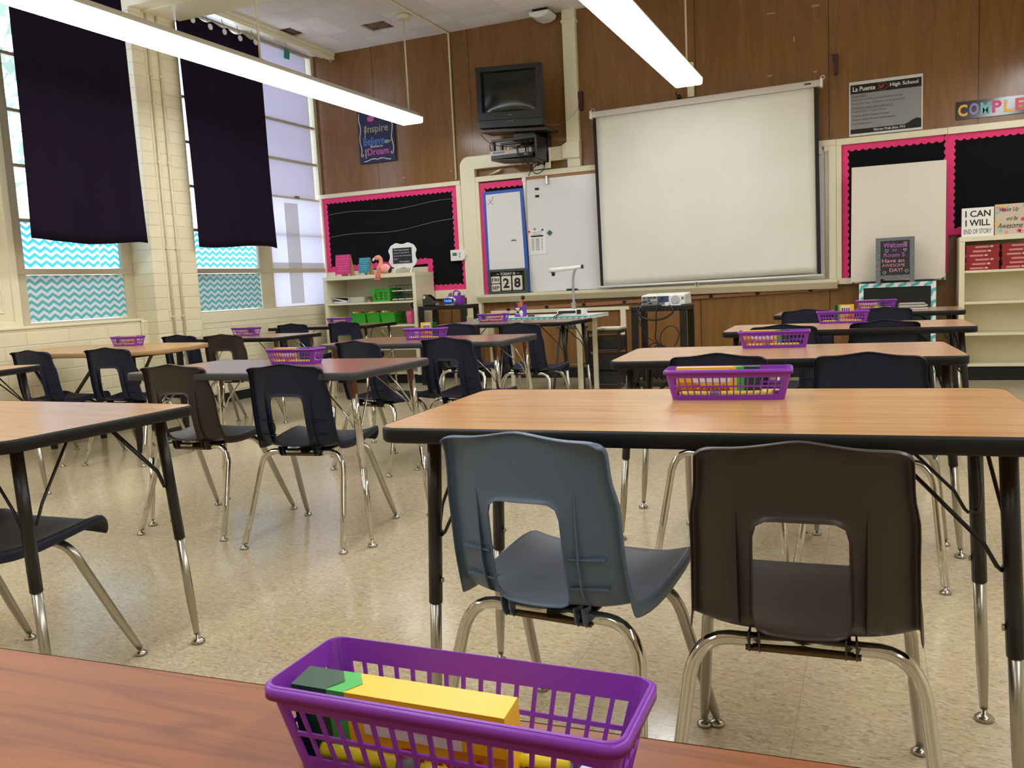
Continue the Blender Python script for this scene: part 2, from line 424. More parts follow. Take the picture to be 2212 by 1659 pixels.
# twin conduits on the pier
for yy, x in ((6.235, -6.188), (6.36, -6.188)):
    cb = MB().m(CREAM).tube([(x, yy, .25 if yy < 6.3 else .25), (x, yy, 3.76)], .011, 8)
    for z in (.95, 1.6, 2.4, 3.2): cb.box(-6.205, -6.178, yy-.022, yy+.022, z-.008, z+.008)
    o = cb.build('conduit'); tag(o, 'thin painted conduit pipe on the pier, '+('nearer the dark curtain' if yy < 6.3 else 'farther from the camera'), 'pipe', 'painted conduits running up the pier')

FRAME = mat('painted_window_steel', (196, 186, 156), .45)
# ---- windows
def window(n, y0, y1, panes, frame_w=.06, zs=(.95, 1.395, 1.82, 2.265, 2.71, 3.16, 3.6, 4.02)):
    r = thing('window_%d' % n, None, None, (-6.5, (y0+y1)/2, .93)); struct(r); bpy.context.view_layer.update()
    f = MB().m(FRAME)
    f.box(-6.54, -6.46, y0, y0+frame_w, .93, ZC); f.box(-6.54, -6.46, y1-frame_w, y1, .93, ZC)
    f.box(-6.54, -6.455, y0, y1, .93, .97); f.box(-6.54, -6.455, y0, y1, 1.37, 1.42)
    for z in zs[2:]: f.box(-6.53, -6.475, y0, y1, z-.014, z+.014)
    f.build('window_frame', parent=r, world=True, bevel=.004)
    g = MB().m(panes); g.box(-6.512, -6.506, y0+frame_w-.01, y1-frame_w+.01, .96, ZC-.01); g.build('window_pane', parent=r, world=True)
    return r
W1 = window(1, 4.83, 6.05, GLASS, .11)
W2 = window(2, 6.62, 8.05, GLASS, .17)
W3 = window(3, 8.05, 9.2, GLASS, .06)
def sheet(name, mtl, y0, y1, z0, z1, label, x=-6.498, th=.0015, cat='window paper', group=None, extra=None):
    mb = MB().m(mtl); mb._face([mb.bm.verts.new(q) for q in ((x, y0, z0), (x, y1, z0), (x, y1, z1), (x, y0, z1))])
    o = mb.build(name); return tag(o, label, cat, group)
sheet('chevron_paper', CHEV, 4.945, 5.72, 1.43, 1.81, 'sunlit teal and white zigzag paper in the upper pane of the nearer window', cat='window paper')
sheet('chevron_paper', CHEV, 5.725, 5.94, 1.43, 1.81, 'narrow strip of sunlit teal zigzag paper right of the seam, beside the pier')
sheet('chevron_paper', CHEVOP, 4.945, 5.94, .975, 1.365, 'shaded teal and lilac zigzag paper in the lowest pane of the nearer window', x=-6.47)
sheet('chevron_paper', CHEV, 6.80, 7.87, 1.43, 1.81, 'sunlit teal zigzag paper just under the farther dark curtain')
sheet('chevron_paper', CHEVOP, 6.80, 7.875, .975, 1.365, 'shaded teal zigzag paper in the lowest pane of the farther window', x=-6.47)
for i, (z0, z1) in enumerate(((2.28, 2.7), (2.725, 3.15), (3.175, 3.59), (3.61, 4.01))):
    sheet('window_film', FROST, 8.11, 9.07, z0, z1, 'frosted lilac film in the %s row of the corner window' % ('fourth', 'fifth', 'sixth', 'topmost')[i], group='frosted films on the corner window')
sheet('window_paper', WPAPER, 8.10, 9.12, .965, 2.25, 'white paper covering the lower part of the corner window', x=-6.462)
sheet('masking_tape', TAPE, 8.40, 8.66, 1.0, 2.2, 'wide pale grey vertical band taped on the white corner window paper', x=-6.459, cat='tape')
sheet('masking_tape', TAPE, 8.10, 9.12, 1.42, 1.49, 'horizontal pale grey band taped on the white corner window paper', x=-6.457, cat='tape')
tag(MB().m(NICKEL).box(-6.455, -6.43, 8.60, 8.68, 2.255, 2.29).build('window_latch', bevel=.006), 'small dark window latch above the white paper', 'latch')
tag(MB().m(mat('teal_felt', (60, 160, 130), .9)).prism([(-6.45, 8.60, 3.90), (-6.45, 8.70, 3.90), (-6.45, 8.72, 4.0), (-6.45, 8.62, 4.01)], (.004, 0, 0)).build('paper_scrap'), 'small teal green scrap stuck high on the corner window', 'scrap')

# ---- curtains and track
def curtain(label, y0t, y1t, y0b, y1b, zt, zb, x=-6.12):
    r = thing('curtain', label, 'curtain', (x, (y0t+y1t)/2, zb), 0, 'plum black curtains on the window wall'); bpy.context.view_layer.update()
    mb = MB().m(CLOTH); nu, nv = 48, 24; g = []
    rnd = random.Random(int(y0t*100)); ph = [rnd.uniform(0, 6) for _ in range(4)]
    for j in range(nv+1):
        t = j/nv; row = []
        for i in range(nu+1):
            u = i/nu; y = (y0t+(y1t-y0t)*u)*(1-t)+(y0b+(y1b-y0b)*u)*t
            z = zt+(zb-zt)*t + (.018*math.sin(5*u+ph[0])*t) - (.03*max(0, u-.9)*10*t*.4) + (0 if t > .02 else -.03*abs(math.sin(math.pi*u*5)))
            dx = .016*math.sin(u*9+ph[1]+t*.8) + .011*math.sin(u*21+ph[2]-t) + .02*math.sin(3*t+u*3)*t
            row.append(mb.bm.verts.new((x+dx, y, z)))
        g.append(row)
    for j in range(nv):
        for i in range(nu): mb._face([g[j][i], g[j][i+1], g[j+1][i+1], g[j+1][i]], True)
    mb.build('curtain_cloth', parent=r, world=True, solid=.004)
    hm = MB().m(CLOTH); hm.prism([(x+.018, y0b, zb+.005), (x+.022, y1b, zb-.005), (x+.022, y1b-.003, zb+.05), (x+.018, y0b, zb+.06)], (.002, 0, 0)) if False else None
    return r
cA = curtain('long plum black curtain over the nearer window, left of the pier', 4.80, 5.88, 4.76, 5.93, 3.93, 1.63)
cB = curtain('long plum black curtain with white grommets beyond the pier', 6.56, 7.74, 6.59, 7.78, 3.86, 1.63)
GR = mat('white_grommet', (225, 225, 230), .4)
gm = None
for k in range(5):
    g_ = MB().m(GR).lathe([(.022, 0), (.024, .004), (.022, .008)], (-6.095, 6.75+k*.21, 3.80-.012*(k % 2)), 16, 'x') if False else None
    mb = MB().m(GR); cy = 6.72+k*.225; cz = 3.79-.01*(k % 2)
    mb.lathe([(.028, .018), (.03, .026), (.028, .03)], (0, 0, 0), 16, 'x')
    bmesh.ops.translate(mb.bm, verts=mb.bm.verts, vec=(-6.10+.012*math.sin(k*2), cy, cz))
    mb.build('grommet', parent=cB, world=True)
    hk = MB().m(NICKEL).tube([(-6.09, cy, cz+.02), (-6.10, cy+.01, cz+.06), (-6.11, cy, cz+.13)], .004, 6); hk.build('curtain_hook', parent=cB, world=True)
tr = thing('curtain_track', 'white painted curtain track along the top of the window wall', 'curtain track', (-6.14, 7.9, 3.93)); bpy.context.view_layer.update()
MB().m(CREAM2).box(-6.30, -6.10, 6.62, 9.15, 3.99, ZC).box(-6.17, -6.11, 6.62, 9.15, 3.945, 3.99).box(-6.3, -6.12, 4.0, 6.0, 3.99, ZC).box(-6.17, -6.11, 4.0, 6.0, 3.945, 3.99).build('rail', parent=tr, world=True, bevel=.004)
for k in range(7):
    MB().m(NICKEL).tube([(-6.13, 8.02+k*.035, 3.95), (-6.125, 8.02+k*.035, 3.92), (-6.115, 8.02+k*.035, 3.905)], .004, 6).build('glider', parent=tr, world=True)
MB().m(NICKEL).lathe([(.02, 9.1), (.024, 9.12), (.015, 9.14)], (-6.14, 0, 3.93), 10, 'y').build('pulley', parent=tr, world=True)

# ---- hanging lights
def light_row(x, label):
    r = thing('pendant_light', label, 'ceiling light', (x, 3.4, 2.9), 0, 'long fluorescent pendants'); bpy.context.view_layer.update()
    y0, y1 = -1.4, 8.42
    ho = MB().m(mat('light_housing', (206, 200, 190), .4)); ho.box(x-.135, x+.135, y0, y1, 2.956, 2.968); ho.prism([(x-.13, y0, 2.968), (x+.13, y0, 2.968), (x+.07, y0, 3.02), (x-.07, y0, 3.02)], (0, y1-y0, 0))
    ho.build('housing', parent=r, world=True)
    ln = MB().m(LAMP); ln.prism([(x-.135, y0, 2.956), (x+.135, y0, 2.956), (x+.128, y0, 2.905), (x+.11, y0, 2.898), (x-.11, y0, 2.898), (x-.128, y0, 2.905)], (0, y1-y0, 0))
    ln.build('lens', parent=r, world=True)
    for k in range(4):
        y = 8.36-2.45*k
        MB().m(CREAM2).tube([(x, y, 3.01), (x, y, ZC)], .009, 8).build('rod', parent=r, world=True)
        MB().m(CREAM2).lathe([(.07, ZC-.055), (.078, ZC-.04), (.078, ZC-.01), (.06, ZC)], (x, y, 0), 20).build('canopy', parent=r, world=True)
        MB().m(NICKEL).box(x-.02, x+.02, y-.012, y+.012, 3.0, 3.045).build('hanger', parent=r, world=True)
light_row(-4.67, 'long glowing fluorescent pendant nearest the window wall')
light_row(-1.64, 'long glowing fluorescent pendant in the middle, above the projection screen')
light_row(1.44, 'long glowing fluorescent pendant whose end just shows at the right edge')

# ---- surface conduit, trunking
def trunk(name, label, boxes, cat='trunking', tubes=(), bevel=.006):
    mb = MB().m(CREAM2)
    for b in boxes: mb.box(*b)
    for t in tubes: mb.tube(t[0], t[1], 8)
    return tag(mb.build(name, bevel=bevel), label, cat)
tag(MB().m(CREAM).tube([(-4.55, 6.7, ZC-.012), (-4.55, 9.185, ZC-.012), (-4.55, 9.185, 2.36)], .013, 8).build('conduit'), 'painted conduit crossing the ceiling then dropping down the brown panelling', 'pipe')
rw = thing('wall_trunking', 'wide cream trunking dropping from the ceiling beside the television', 'trunking', (-3.06, 9.16, 2.36)); bpy.context.view_layer.update()
MB().m(CREAM2).box(-3.14, -2.99, 9.13, 9.2, 2.36, ZC).build('trunk_body', parent=rw, world=True, bevel=.006)
MB().m(CREAM2).prism([(-3.19, 9.1, 2.46), (-2.985, 9.09, 2.45), (-2.985, 9.09, 2.63), (-3.12, 9.09, 2.635), (-3.19, 9.1, 2.60)], (0, .1, 0)).build('junction_box', parent=rw, world=True, bevel=.006)
MB().m(CREAM2).box(-3.15, -2.98, 9.12, 9.2, 3.90, 3.93).build('collar', parent=rw, world=True, bevel=.004)
rw2 = thing('wall_trunking', 'cream trunking running sideways under the television and down with a rounded elbow', 'trunking', (-4.37, 9.16, 0)); bpy.context.view_layer.update()
pts = [(-4.47, 9.2, 0.55), (-4.28, 9.2, 0.55), (-4.28, 9.2, 2.45), (-3.12, 9.2, 2.45), (-3.12, 9.2, 2.60), (-4.36, 9.2, 2.60)]
pts += [(-4.36-.11*math.sin(R(a)), 9.2, 2.49+.11*math.cos(R(a))) for a in (15, 30, 45, 60, 75, 90)]
MB().m(CREAM2).prism(pts, (0, -.075, 0)).build('duct', parent=rw2, world=True, bevel=.006)
MB().m(CREAM2).box(-3.54, -3.33, 9.10, 9.13, 2.37, 2.595).build('outlet_box', parent=rw2, world=True, bevel=.005)
ob_ = MB().m(BLKP)
for z in (2.55, 2.42):
    for x in (-3.47, -3.40): ob_.lathe([(.014, 9.095), (.014, 9.10)], (x, 0, z), 12, 'y')
build_each(ob_, 'socket', parent=rw2, world=True)
MB().m(CREAM2).box(-4.50, -4.20, 9.10, 9.2, .50, .75).build('foot_box', parent=rw2, world=True, bevel=.006)
# low cream raceway in the front-wall kickspace
lr = MB().m(CREAM2); lr.box(-4.18, -2.50, 9.16, 9.2, .76, .80); lr.box(-2.60, -2.54, 9.16, 9.2, .46, .80); lr.box(-4.0, -3.95, 9.16, 9.2, .12, .77)
struct(lr.build('trim_4', recenter=False, bevel=.003))

# ---- front board frame and tray
fb = MB().m(CREAM2)
fb.box(-4.30, -4.24, 9.13, 9.2, .996, 2.30); fb.box(-4.30, -.35, 9.13, 9.2, 2.30, 2.36); fb.box(-.42, -.35, 9.13, 9.2, .996, 2.30)
struct(fb.build('trim_5', recenter=False, bevel=.005))
ty = MB().m(CREAM2); ty.prism([(-4.31, 9.2, .90), (-4.31, 9.12, .90), (-4.31, 9.06, .965), (-4.31, 9.055, .995), (-4.31, 9.2, .995)], (3.97, 0, 0))
struct(ty.build('trim_6', recenter=False, bevel=.004))
rl = thing('coat_rail', 'long tan wooden rail with black clips below the whiteboard tray', 'rail', (-2.0, 9.19, .80)); bpy.context.view_layer.update()
MB().m(RAILW).hexa([(-4.13, 9.165, .785), (-.33, 9.165, .885), (-.33, 9.2, .885), (-4.13, 9.2, .785), (-4.13, 9.165, .825), (-.33, 9.165, .92), (-.33, 9.2, .92), (-4.13, 9.2, .825)]).build('rail_board', parent=rl, world=True, bevel=.003)
for x in (-3.95, -3.47, -3.02, -2.55, -2.05, -1.6, -1.12, -.6):
    z = .805+(x+4.13)/3.8*.098
    MB().m(BLKM).box(x-.018, x+.018, 9.155, 9.17, z-.015, z+.015).build('clip', parent=rl, world=True)

# ---- scalloped bulletin boards
def scallop(mb, p0, p1, inward, width, y=9.155, period=.062, amp=.011, th=.004):
    """strip along p0->p1 (x,z), outer edge straight, inner edge wavy"""
    p0, p1, nn = Vector(p0), Vector(p1), Vector(inward).normalized(); L = (p1-p0).length; n = max(2, int(L/period)); N = n*8
    prev = None
    for k in range(N+1):
        t = k/N; a = p0.lerp(p1, t); d = width+amp*abs(math.sin(math.pi*t*n))*1.6-amp*.8
        b = a+nn*d
        cur = [mb.bm.verts.new((a.x, y, a.y)), mb.bm.verts.new((b.x, y, b.y)), mb.bm.verts.new((a.x, y+th, a.y)), mb.bm.verts.new((b.x, y+th, b.y))]
        if prev: mb._face([prev[0], cur[0], cur[1], prev[1]]); mb._face([prev[1], cur[1], cur[3], prev[3]]); mb._face([prev[2], prev[3], cur[3], cur[2]])
        prev = cur
def board(label, outline_boxes, strips, frame_boxes, loc, y=9.16):
    r = thing('bulletin_board', label, 'bulletin board', loc); bpy.context.view_layer.update()
    mb = MB().m(BLKPAPER)
    for b in outline_boxes: mb.box(b[0], b[1], y, 9.198, b[2], b[3])
    mb.build('backing_paper', parent=r, world=True)
    mb = MB().m(PINK)
    for i, s_ in enumerate(strips): scallop(mb, *s_, y=y-.005-.0006*i)
    mb.build('scalloped_border', parent=r, world=True)
    if frame_boxes:
        mb = MB().m(CREAM2)
        for b in frame_boxes: mb.box(b[0], b[1], 9.13, 9.198, b[2], b[3])
        mb.build('wooden_frame', parent=r, world=True, bevel=.004)
    return r
bL = board('black bulletin board with pink scalloped border above the bookcase in the corner',
      [(-6.44, -4.54, 1.36, 2.29), (-5.0, -4.46, 1.07, 1.40), (-4.54, -4.46, 1.07, 1.50)],
      [((-6.44, 2.29), (-4.54, 2.29), (0, -1), .062), ((-6.44, 1.36), (-6.44, 2.29), (1, 0), .062), ((-4.54, 1.50), (-4.54, 2.29), (-1, 0), .062),
       ((-4.455, 1.07), (-4.455, 1.50), (-1, 0), .055), ((-4.98, 1.07), (-4.46, 1.07), (0, 1), .065), ((-4.98, 1.07), (-4.98, 1.46), (1, 0), .065),
       ((-6.44, 1.36), (-4.98, 1.40), (0, 1), .065), ((-4.66, 1.50), (-4.46, 1.50), (0, -1), .055)],
      [(-6.50, -4.48, 2.29, 2.34), (-6.50, -6.44, 1.365, 2.29), (-4.535, -4.475, 1.5, 2.29), (-5.04, -4.98, 1.07, 1.365), (-5.04, -4.46, .97, 1.07), (-6.5, -5.04, 1.28, 1.365)], (-5.5, 9.18, 1.0))
for z0, dz in ((2.08, .05), (1.80, .10)):
    pts = [(-6.40+1.9*t, 9.148, z0+dz*(t**1.5)+.02*math.sin(t*9)) for t in [k/20 for k in range(21)]]
    tag(MB().m(mat('white_string', (150, 150, 155), .8)).tube(pts, .0022, 5).build('string'), 'thin white string strung across the corner bulletin board, '+('upper one' if z0 > 2 else 'lower one'), 'string', 'strings on the corner board')
board('narrow black and pink bulletin board left of the whiteboard', [(-4.24, -3.69, .995, 2.285)],
      [((-4.24, 2.285), (-3.69, 2.285), (0, -1), .065), ((-4.24, .995), (-4.24, 2.285), (1, 0), .065)], None, (-3.97, 9.18, 1.0))
board('black and pink bulletin board behind the white easel board', [(-.30, .63, 1.0, 2.30)],
      [((-.30, 2.30), (.60, 2.30), (0, -1), .062), ((-.30, 1.0), (-.30, 2.30), (1, 0), .062), ((.645, 1.0), (.645, 2.30), (-1, 0), .035)],
      [(-.348, .628, 2.297, 2.358), (-.348, -.30, 1.0, 2.297), (-.348, .628, .94, 1.0)], (.15, 9.18, 1.0))
board('black and pink bulletin board above the bookcase at the right edge', [(.63, 2.2, 1.36, 2.30)],
      [((.645, 2.30), (2.2, 2.30), (0, -1), .062), ((.645, 1.36), (.645, 2.30), (1, 0), .045), ((.645, 1.36), (2.2, 1.36), (0, 1), .065)],
      [(.63, 2.25, 2.295, 2.36)], (1.4, 9.18, 1.3))

# ---- whiteboard
wb = thing('whiteboard', 'wide wall whiteboard behind the projection screen', 'whiteboard', (-2.05, 9.17, .99)); bpy.context.view_layer.update()
MB().m(WBOARD).box(-3.66, -.45, 9.155, 9.17, 1.0, 2.27).build('writing_surface', parent=wb, world=True)
mb = MB().m(NICKEL); mb.box(-3.69, -3.655, 9.145, 9.2, .99, 2.29).box(-.455, -.42, 9.145, 9.2, .99, 2.29).box(-3.69, -.42, 9.14, 9.2, .99, 1.005); mb.m(WHITE).box(-3.695, -3.65, 9.135, 9.15, 2.255, 2.30).box(-.46, -.415, 9.135, 9.15, 2.255, 2.30).box(-.53, -.48, 9.12, 9.15, 2.23, 2.30)
mb.build('frame', parent=wb, world=True, bevel=.002)
MB().m(BRICKTAN).box(-3.65, -.46, 9.15, 9.2, 2.272, 2.298).build('map_rail', parent=wb, world=True)
for x in (-3.39,): MB().m(NICKEL).box(x-.01, x+.01, 9.12, 9.15, 2.20, 2.29).build('map_hook', parent=wb, world=True)
mb = MB().m(CREAM2).prism([(-4.12, 9.14, 2.365), (-3.98, 9.14, 2.40), (-3.95, 9.14, 2.43), (-4.07, 9.14, 2.385)], (0, .03, 0)); tag(mb.build('paper_sliver'), 'pale pointed sliver sticking up above the narrow bulletin board', 'scrap')
for z in (2.16, 2.08):
    tag(MB().m(BLKM).box(-3.545, -3.50, 9.145, 9.155, z-.012, z+.012).build('magnet', bevel=.002), 'small black bar magnet on the whiteboard, '+('upper of the pair' if z > 2.1 else 'lower of the pair'), 'magnet', 'black bar magnets')
# schedule sheet
r = thing('schedule_sheet', 'printed white schedule sheet held on the whiteboard by magnets', 'paper', (-3.545, 9.15, 1.43)); bpy.context.view_layer.update()
mb = MB().m(PAPER).box(-3.655, -3.435, 9.151, 9.154, 1.425, 1.715); mb.m(INK).text('Tuesday Thursday', (-3.545, 9.151, 1.672), .12, .010, align='C', bold=.01).text('Period Bell Schedule', (-3.545, 9.151, 1.652), .11, .010, align='C', bold=.01)
mb.box(-3.62, -3.47, 9.1495, 9.151, 1.625, 1.642)
for k in range(10):
    for j, x in enumerate((-3.615, -3.565, -3.495)): mb.m(mat('grey_print', (150, 150, 155), .8)).box(x, x+(.03, .045, .012)[j], 9.150, 9.151, 1.60-k*.014, 1.607-k*.014)
mb.build('sheet', parent=r, world=True)
for i, (x, z, m_) in enumerate(((-3.64, 1.69, RED), (-3.57, 1.715, BRICKTAN), (-3.475, 1.70, BLUE))):
    tag(MB().m(m_).lathe([(.012, 9.14), (.012, 9.15)], (x, 0, z), 12, 'y').build('magnet'), ('red', 'tan', 'blue')[i]+' button magnet on the printed schedule sheet', 'magnet')
d = .035
tag(MB().m(mat('green_card_magnet', (30, 100, 70), .4)).prism([(-3.39, 9.148, 1.66-d), (-3.39+d, 9.148, 1.66), (-3.39, 9.148, 1.66+d), (-3.39-d, 9.148, 1.66)], (0, .005, 0)).build('magnet', bevel=.001), 'green diamond magnet right of the schedule sheet', 'magnet')
tag(MB().m(BLKP).box(-3.20, -3.08, 9.10, 9.145, .997, 1.02).build('board_eraser', bevel=.003), 'black eraser lying on the whiteboard tray', 'eraser')
# small easel whiteboard with blue frame
r = thing('small_whiteboard', 'narrow whiteboard with bright blue frame left of the big whiteboard', 'whiteboard', (-3.93, 9.12, 1.0)); bpy.context.view_layer.update()
sh = (-.02, .0)
mb = MB().m(mat('blue_tape', (34, 84, 178), .5)).hexa([(-4.17, 9.10, 1.0), (-3.65, 9.10, 1.0), (-3.65, 9.12, 1.0), (-4.17, 9.12, 1.0), (-4.19, 9.135, 2.18), (-3.69, 9.135, 2.185), (-3.69, 9.152, 2.185), (-4.19, 9.152, 2.18)]); mb.build('blue_border', parent=r, world=True)
mb = MB().m(WBOARD).hexa([(-4.135, 9.097, 1.04), (-3.685, 9.097, 1.04), (-3.685, 9.11, 1.04), (-4.135, 9.11, 1.04), (-4.155, 9.131, 2.145), (-3.725, 9.131, 2.15), (-3.725, 9.145, 2.15), (-4.155, 9.145, 2.145)])
mb.m(INK).tube([(-4.06, 9.128, 2.12), (-4.08, 9.127, 2.07), (-4.12, 9.126, 2.04), (-4.14, 9.126, 2.03)], .0018, 4).tube([(-4.12, 9.127, 2.09), (-4.09, 9.127, 2.05), (-4.06, 9.126, 2.03)], .0018, 4)
mb.tube([(-3.85, 9.112, 1.60), (-3.82, 9.111, 1.607), (-3.79, 9.111, 1.60)], .005, 5); mb.build('writing_surface', parent=r, world=True)

# calendar
r = thing('date_block_calendar', 'black framed TODAY IS calendar reading FRI SEP 28', 'calendar', (-3.9, 9.08, .995)); bpy.context.view_layer.update()
X0, X1, Z0, Z1 = -4.145, -3.66, .997, 1.28
mb = MB().m(mat('slate_frame', (62, 72, 72), .5)); fw = .03
mb.box(X0, X1, 9.06, 9.095, Z0, Z0+fw).box(X0, X1, 9.06, 9.095, Z1-fw, Z1).box(X0, X0+fw, 9.06, 9.095, Z0, Z1).box(X1-fw, X1, 9.06, 9.095, Z0, Z1); mb.build('frame', parent=r, world=True, bevel=.003)
mb = MB().m(BLKM).box(X0+.02, X1-.02, 9.085, 9.095, Z0+.02, Z1-.02); mb.m(PAPER).text('TODAY IS', (-3.905, 9.084, 1.212), .19, .03, align='C', bold=.025)
for a, b_ in ((-4.045, -4.015), (-3.79, -3.76)): mb.box(a, b_, 9.083, 9.085, 1.224, 1.229)
mb.build('panel', parent=r, world=True)
TINC = mat('aged_cream_card', (222, 212, 192), .6)
for nm, t, x0, x1, z0, z1 in (('month_card', 'SEP', -4.115, -4.005, 1.03, 1.11), ('weekday_card', 'FRI', -4.115, -4.005, 1.12, 1.20), ('digit_card', '2', -3.985, -3.865, 1.035, 1.20), ('digit_card', '8', -3.845, -3.725, 1.035, 1.20)):
    mb = MB().m(TINC).prism([(p[0], 9.078, p[1]) for p in [(q[0], q[1]) for q in rrect(x0, x1, z0, z1, .012, 0)]], (0, .006, 0)); big = len(t) == 1
    mb.m(INK).text(t, ((x0+x1)/2, 9.077, z0+(.028 if big else .02)), (x1-x0)*(.66 if big else .8), (z1-z0)*(.68 if big else .5), align='C', bold=.03 if big else .01)
    mb.box(x0+.003, x1-.003, 9.076, 9.078, (z0+z1)/2-.0012, (z0+z1)/2+.0012); mb.build(nm, parent=r, world=True)

# ---- projection screen
ps = thing('projection_screen', 'pull-down projection screen hanging open in front of the whiteboard', 'screen', (-1.65, 9.05, 1.02)); bpy.context.view_layer.update()
mb = MB().m(mat('screen_case', (212, 206, 196), .4)); mb.hexa([(-2.81, 9.0, 2.835), (-.475, 9.0, 2.86), (-.475, 9.09, 2.86), (-2.81, 9.09, 2.835), (-2.81, 9.02, 2.90), (-.475, 9.02, 2.925), (-.475, 9.09, 2.925), (-2.81, 9.09, 2.90)]); mb.build('case', parent=ps, world=True, bevel=.008)
for x, z in ((-2.81, 2.868), (-.475, 2.893)):
    MB().m(WHITE).box(x-.012, x+.012, 8.995, 9.095, z-.045, z+.04).build('end_cap', parent=ps, world=True, bevel=.005)
    MB().m(WHITE).tube([(x+.01+.018*math.cos(R(a)), 9.06, z+.055+.018*math.sin(R(a))) for a in range(0, 360, 30)], .004, 6, closed=True).build('hanging_ring', parent=ps, world=True)
mb = MB().m(SCREENM); nu, nv = 30, 24; g = []
for j in range(nv+1):
    t = j/nv; row = []
    for i in range(nu+1):
        u = i/nu; xa, xb = -2.765+.022*t, -.545+.02*t
        wob = t**2*(.010*math.sin(u*7+1)+.014*max(0, (u-.62)*2.6)*math.sin((u-.62)*9+t*2))
        row.append(mb.bm.verts.new((xa+(xb-xa)*u, 9.045-wob, 2.85+.02*u+(1.035-2.85+.015*u)*t)))
    g.append(row)
for j in range(nv):
    for i in range(nu): mb._face([g[j][i], g[j][i+1], g[j+1][i+1], g[j+1][i]], True)
mb.build('screen_fabric', parent=ps, world=True, solid=.002)
mb = MB().m(BLKM)
mb.hexa([(-2.80+.022, 9.043, 1.035), (-2.765+.022, 9.043, 1.035), (-2.765+.022, 9.047, 1.035), (-2.80+.022, 9.047, 1.035), (-2.80, 9.043, 2.85), (-2.765, 9.043, 2.85), (-2.765, 9.047, 2.85), (-2.80, 9.047, 2.85)])
mb.hexa([(-.525, 9.036, 1.05), (-.49, 9.036, 1.05), (-.49, 9.047, 1.05), (-.525, 9.047, 1.05), (-.545, 9.043, 2.87), (-.51, 9.043, 2.87), (-.51, 9.047, 2.87), (-.545, 9.047, 2.87)])
build_each(mb, 'black_border', parent=ps, world=True)
MB().m(WHITE).tube([(-2.80, 9.03, 1.022), (-.47, 9.03, 1.04)], .012, 10).build('bottom_bar', parent=ps, world=True)
MB().m(NICKEL).tube([(-1.72, 9.02, 1.03), (-1.74, 9.01, 1.0), (-1.72, 9.01, .985), (-1.70, 9.01, 1.0), (-1.72, 9.02, 1.03)], .004, 6).build('pull_handle', parent=ps, world=True)
MB().m(DGREY).box(-.63, -.57, 9.006, 9.012, 2.885, 2.90).build('maker_plate', parent=ps, world=True)
tag(MB().m(CREAM2).box(-1.80, -1.73, 9.17, 9.2, 2.95, 3.30).build('junction_strip', bevel=.004), 'short cream strip on the panelling behind the middle lamp end', 'trunking')
tag(MB().m(BLKP).ell((-1.88, 9.13, 2.955), .025, .03, .03).tube([(-1.91, 9.13, 2.98), (-1.91, 9.13, 3.02)], .006, 6).build('screen_hook'), 'small black hook behind the top edge of the screen case', 'hook')
for i, (x0, z0, z1) in enumerate(((-3.0, 2.96, 3.16), (-.385, 2.98, 3.17))):
    tag(MB().m(MAROON).prism([(x0, 9.14, z1), (x0+.055, 9.14, z1), (x0+.052, 9.14, z0), (x0+.022, 9.14, z0), (x0+.012, 9.14, z0+.1)], (0, .06, 0)).build('wall_bracket', bevel=.004), 'maroon metal bracket on the panelling '+('left of the screen by the trunking' if i == 0 else 'above the right end of the screen'), 'bracket')
for i, (x, z, w_, h_) in enumerate(((-.738, 3.378, .012, .05), (-.973, 3.059, .045, .014), (-.541, 3.039, .035, .016), (-.533, 3.665, .07, .018), (-.956, 3.661, .07, .012), (-4.62, 2.47, .02, .018), (-5.27, 2.45, .03, .018))):
    tag(MB().m(mat('bare_tape_mark', (176, 146, 108), .7)).box(x-w_/2, x+w_/2, 9.197, 9.2, z-h_/2, z+h_/2).build('tape_mark'), 'pale torn tape mark on the brown panelling, '+('tall one above the screen', 'thin one just above the screen middle', 'small one above the right screen end', 'highest and rightmost', 'long one high over the middle lamp', 'right one above the corner board', 'left one above the corner board')[i], 'mark')

# ---- television, player, cables
tv = thing('television', 'old black tube television on a wall mount', 'television', (-3.63, 8.9, 2.70)); bpy.context.view_layer.update()
def tvbox(mb, x0, x1, z0, z1, ya, yb): return mb.box(x0, x1, ya, yb, z0, z1)
MB().m(mat('television_shell', (32, 33, 34), .5)).hexa([(-3.97, 8.78, 2.86), (-3.30, 8.78, 2.82), (-3.44, 9.12, 2.86), (-3.88, 9.12, 2.9), (-3.99, 8.78, 3.43), (-3.30, 8.78, 3.39), (-3.44, 9.12, 3.3), (-3.88, 9.12, 3.33)]).build('rear_shell', parent=tv, world=True, bevel=.01)
mb = MB().m(mat('television_front', (30, 31, 33), .42))
zb = lambda x, z: z-(x+3.63)*.06
def fr(x0, x1, z0, z1, y0=8.70, y1=8.79): mb.hexa([(x0, y0, zb(x0, z0)), (x1, y0, zb(x1, z0)), (x1, y1, zb(x1, z0)), (x0, y1, zb(x0, z0)), (x0, y0, zb(x0, z1)), (x1, y0, zb(x1, z1)), (x1, y1, zb(x1, z1)), (x0, y1, zb(x0, z1))])
fr(-4.01, -3.95, 2.95, 3.44); fr(-3.31, -3.25, 2.95, 3.44); fr(-4.01, -3.25, 3.39, 3.44); fr(-4.01, -3.25, 2.87, 2.96); fr(-3.99, -3.24, 2.79, 2.87, 8.68, 8.79)
mb.build('front_bezel', parent=tv, world=True, bevel=.006)
mb = MB().m(GLOSSB); nu = 16; g = []
for j in range(nu+1):
    row = []
    for i in range(nu+1):
        u, v = i/nu*2-1, j/nu*2-1; x = -3.63+.325*u; z = 3.175+.22*v
        row.append(mb.bm.verts.new((x, 8.735-.03*(1-u*u)*(1-v*v)**.6, zb(x, z))))
    g.append(row)
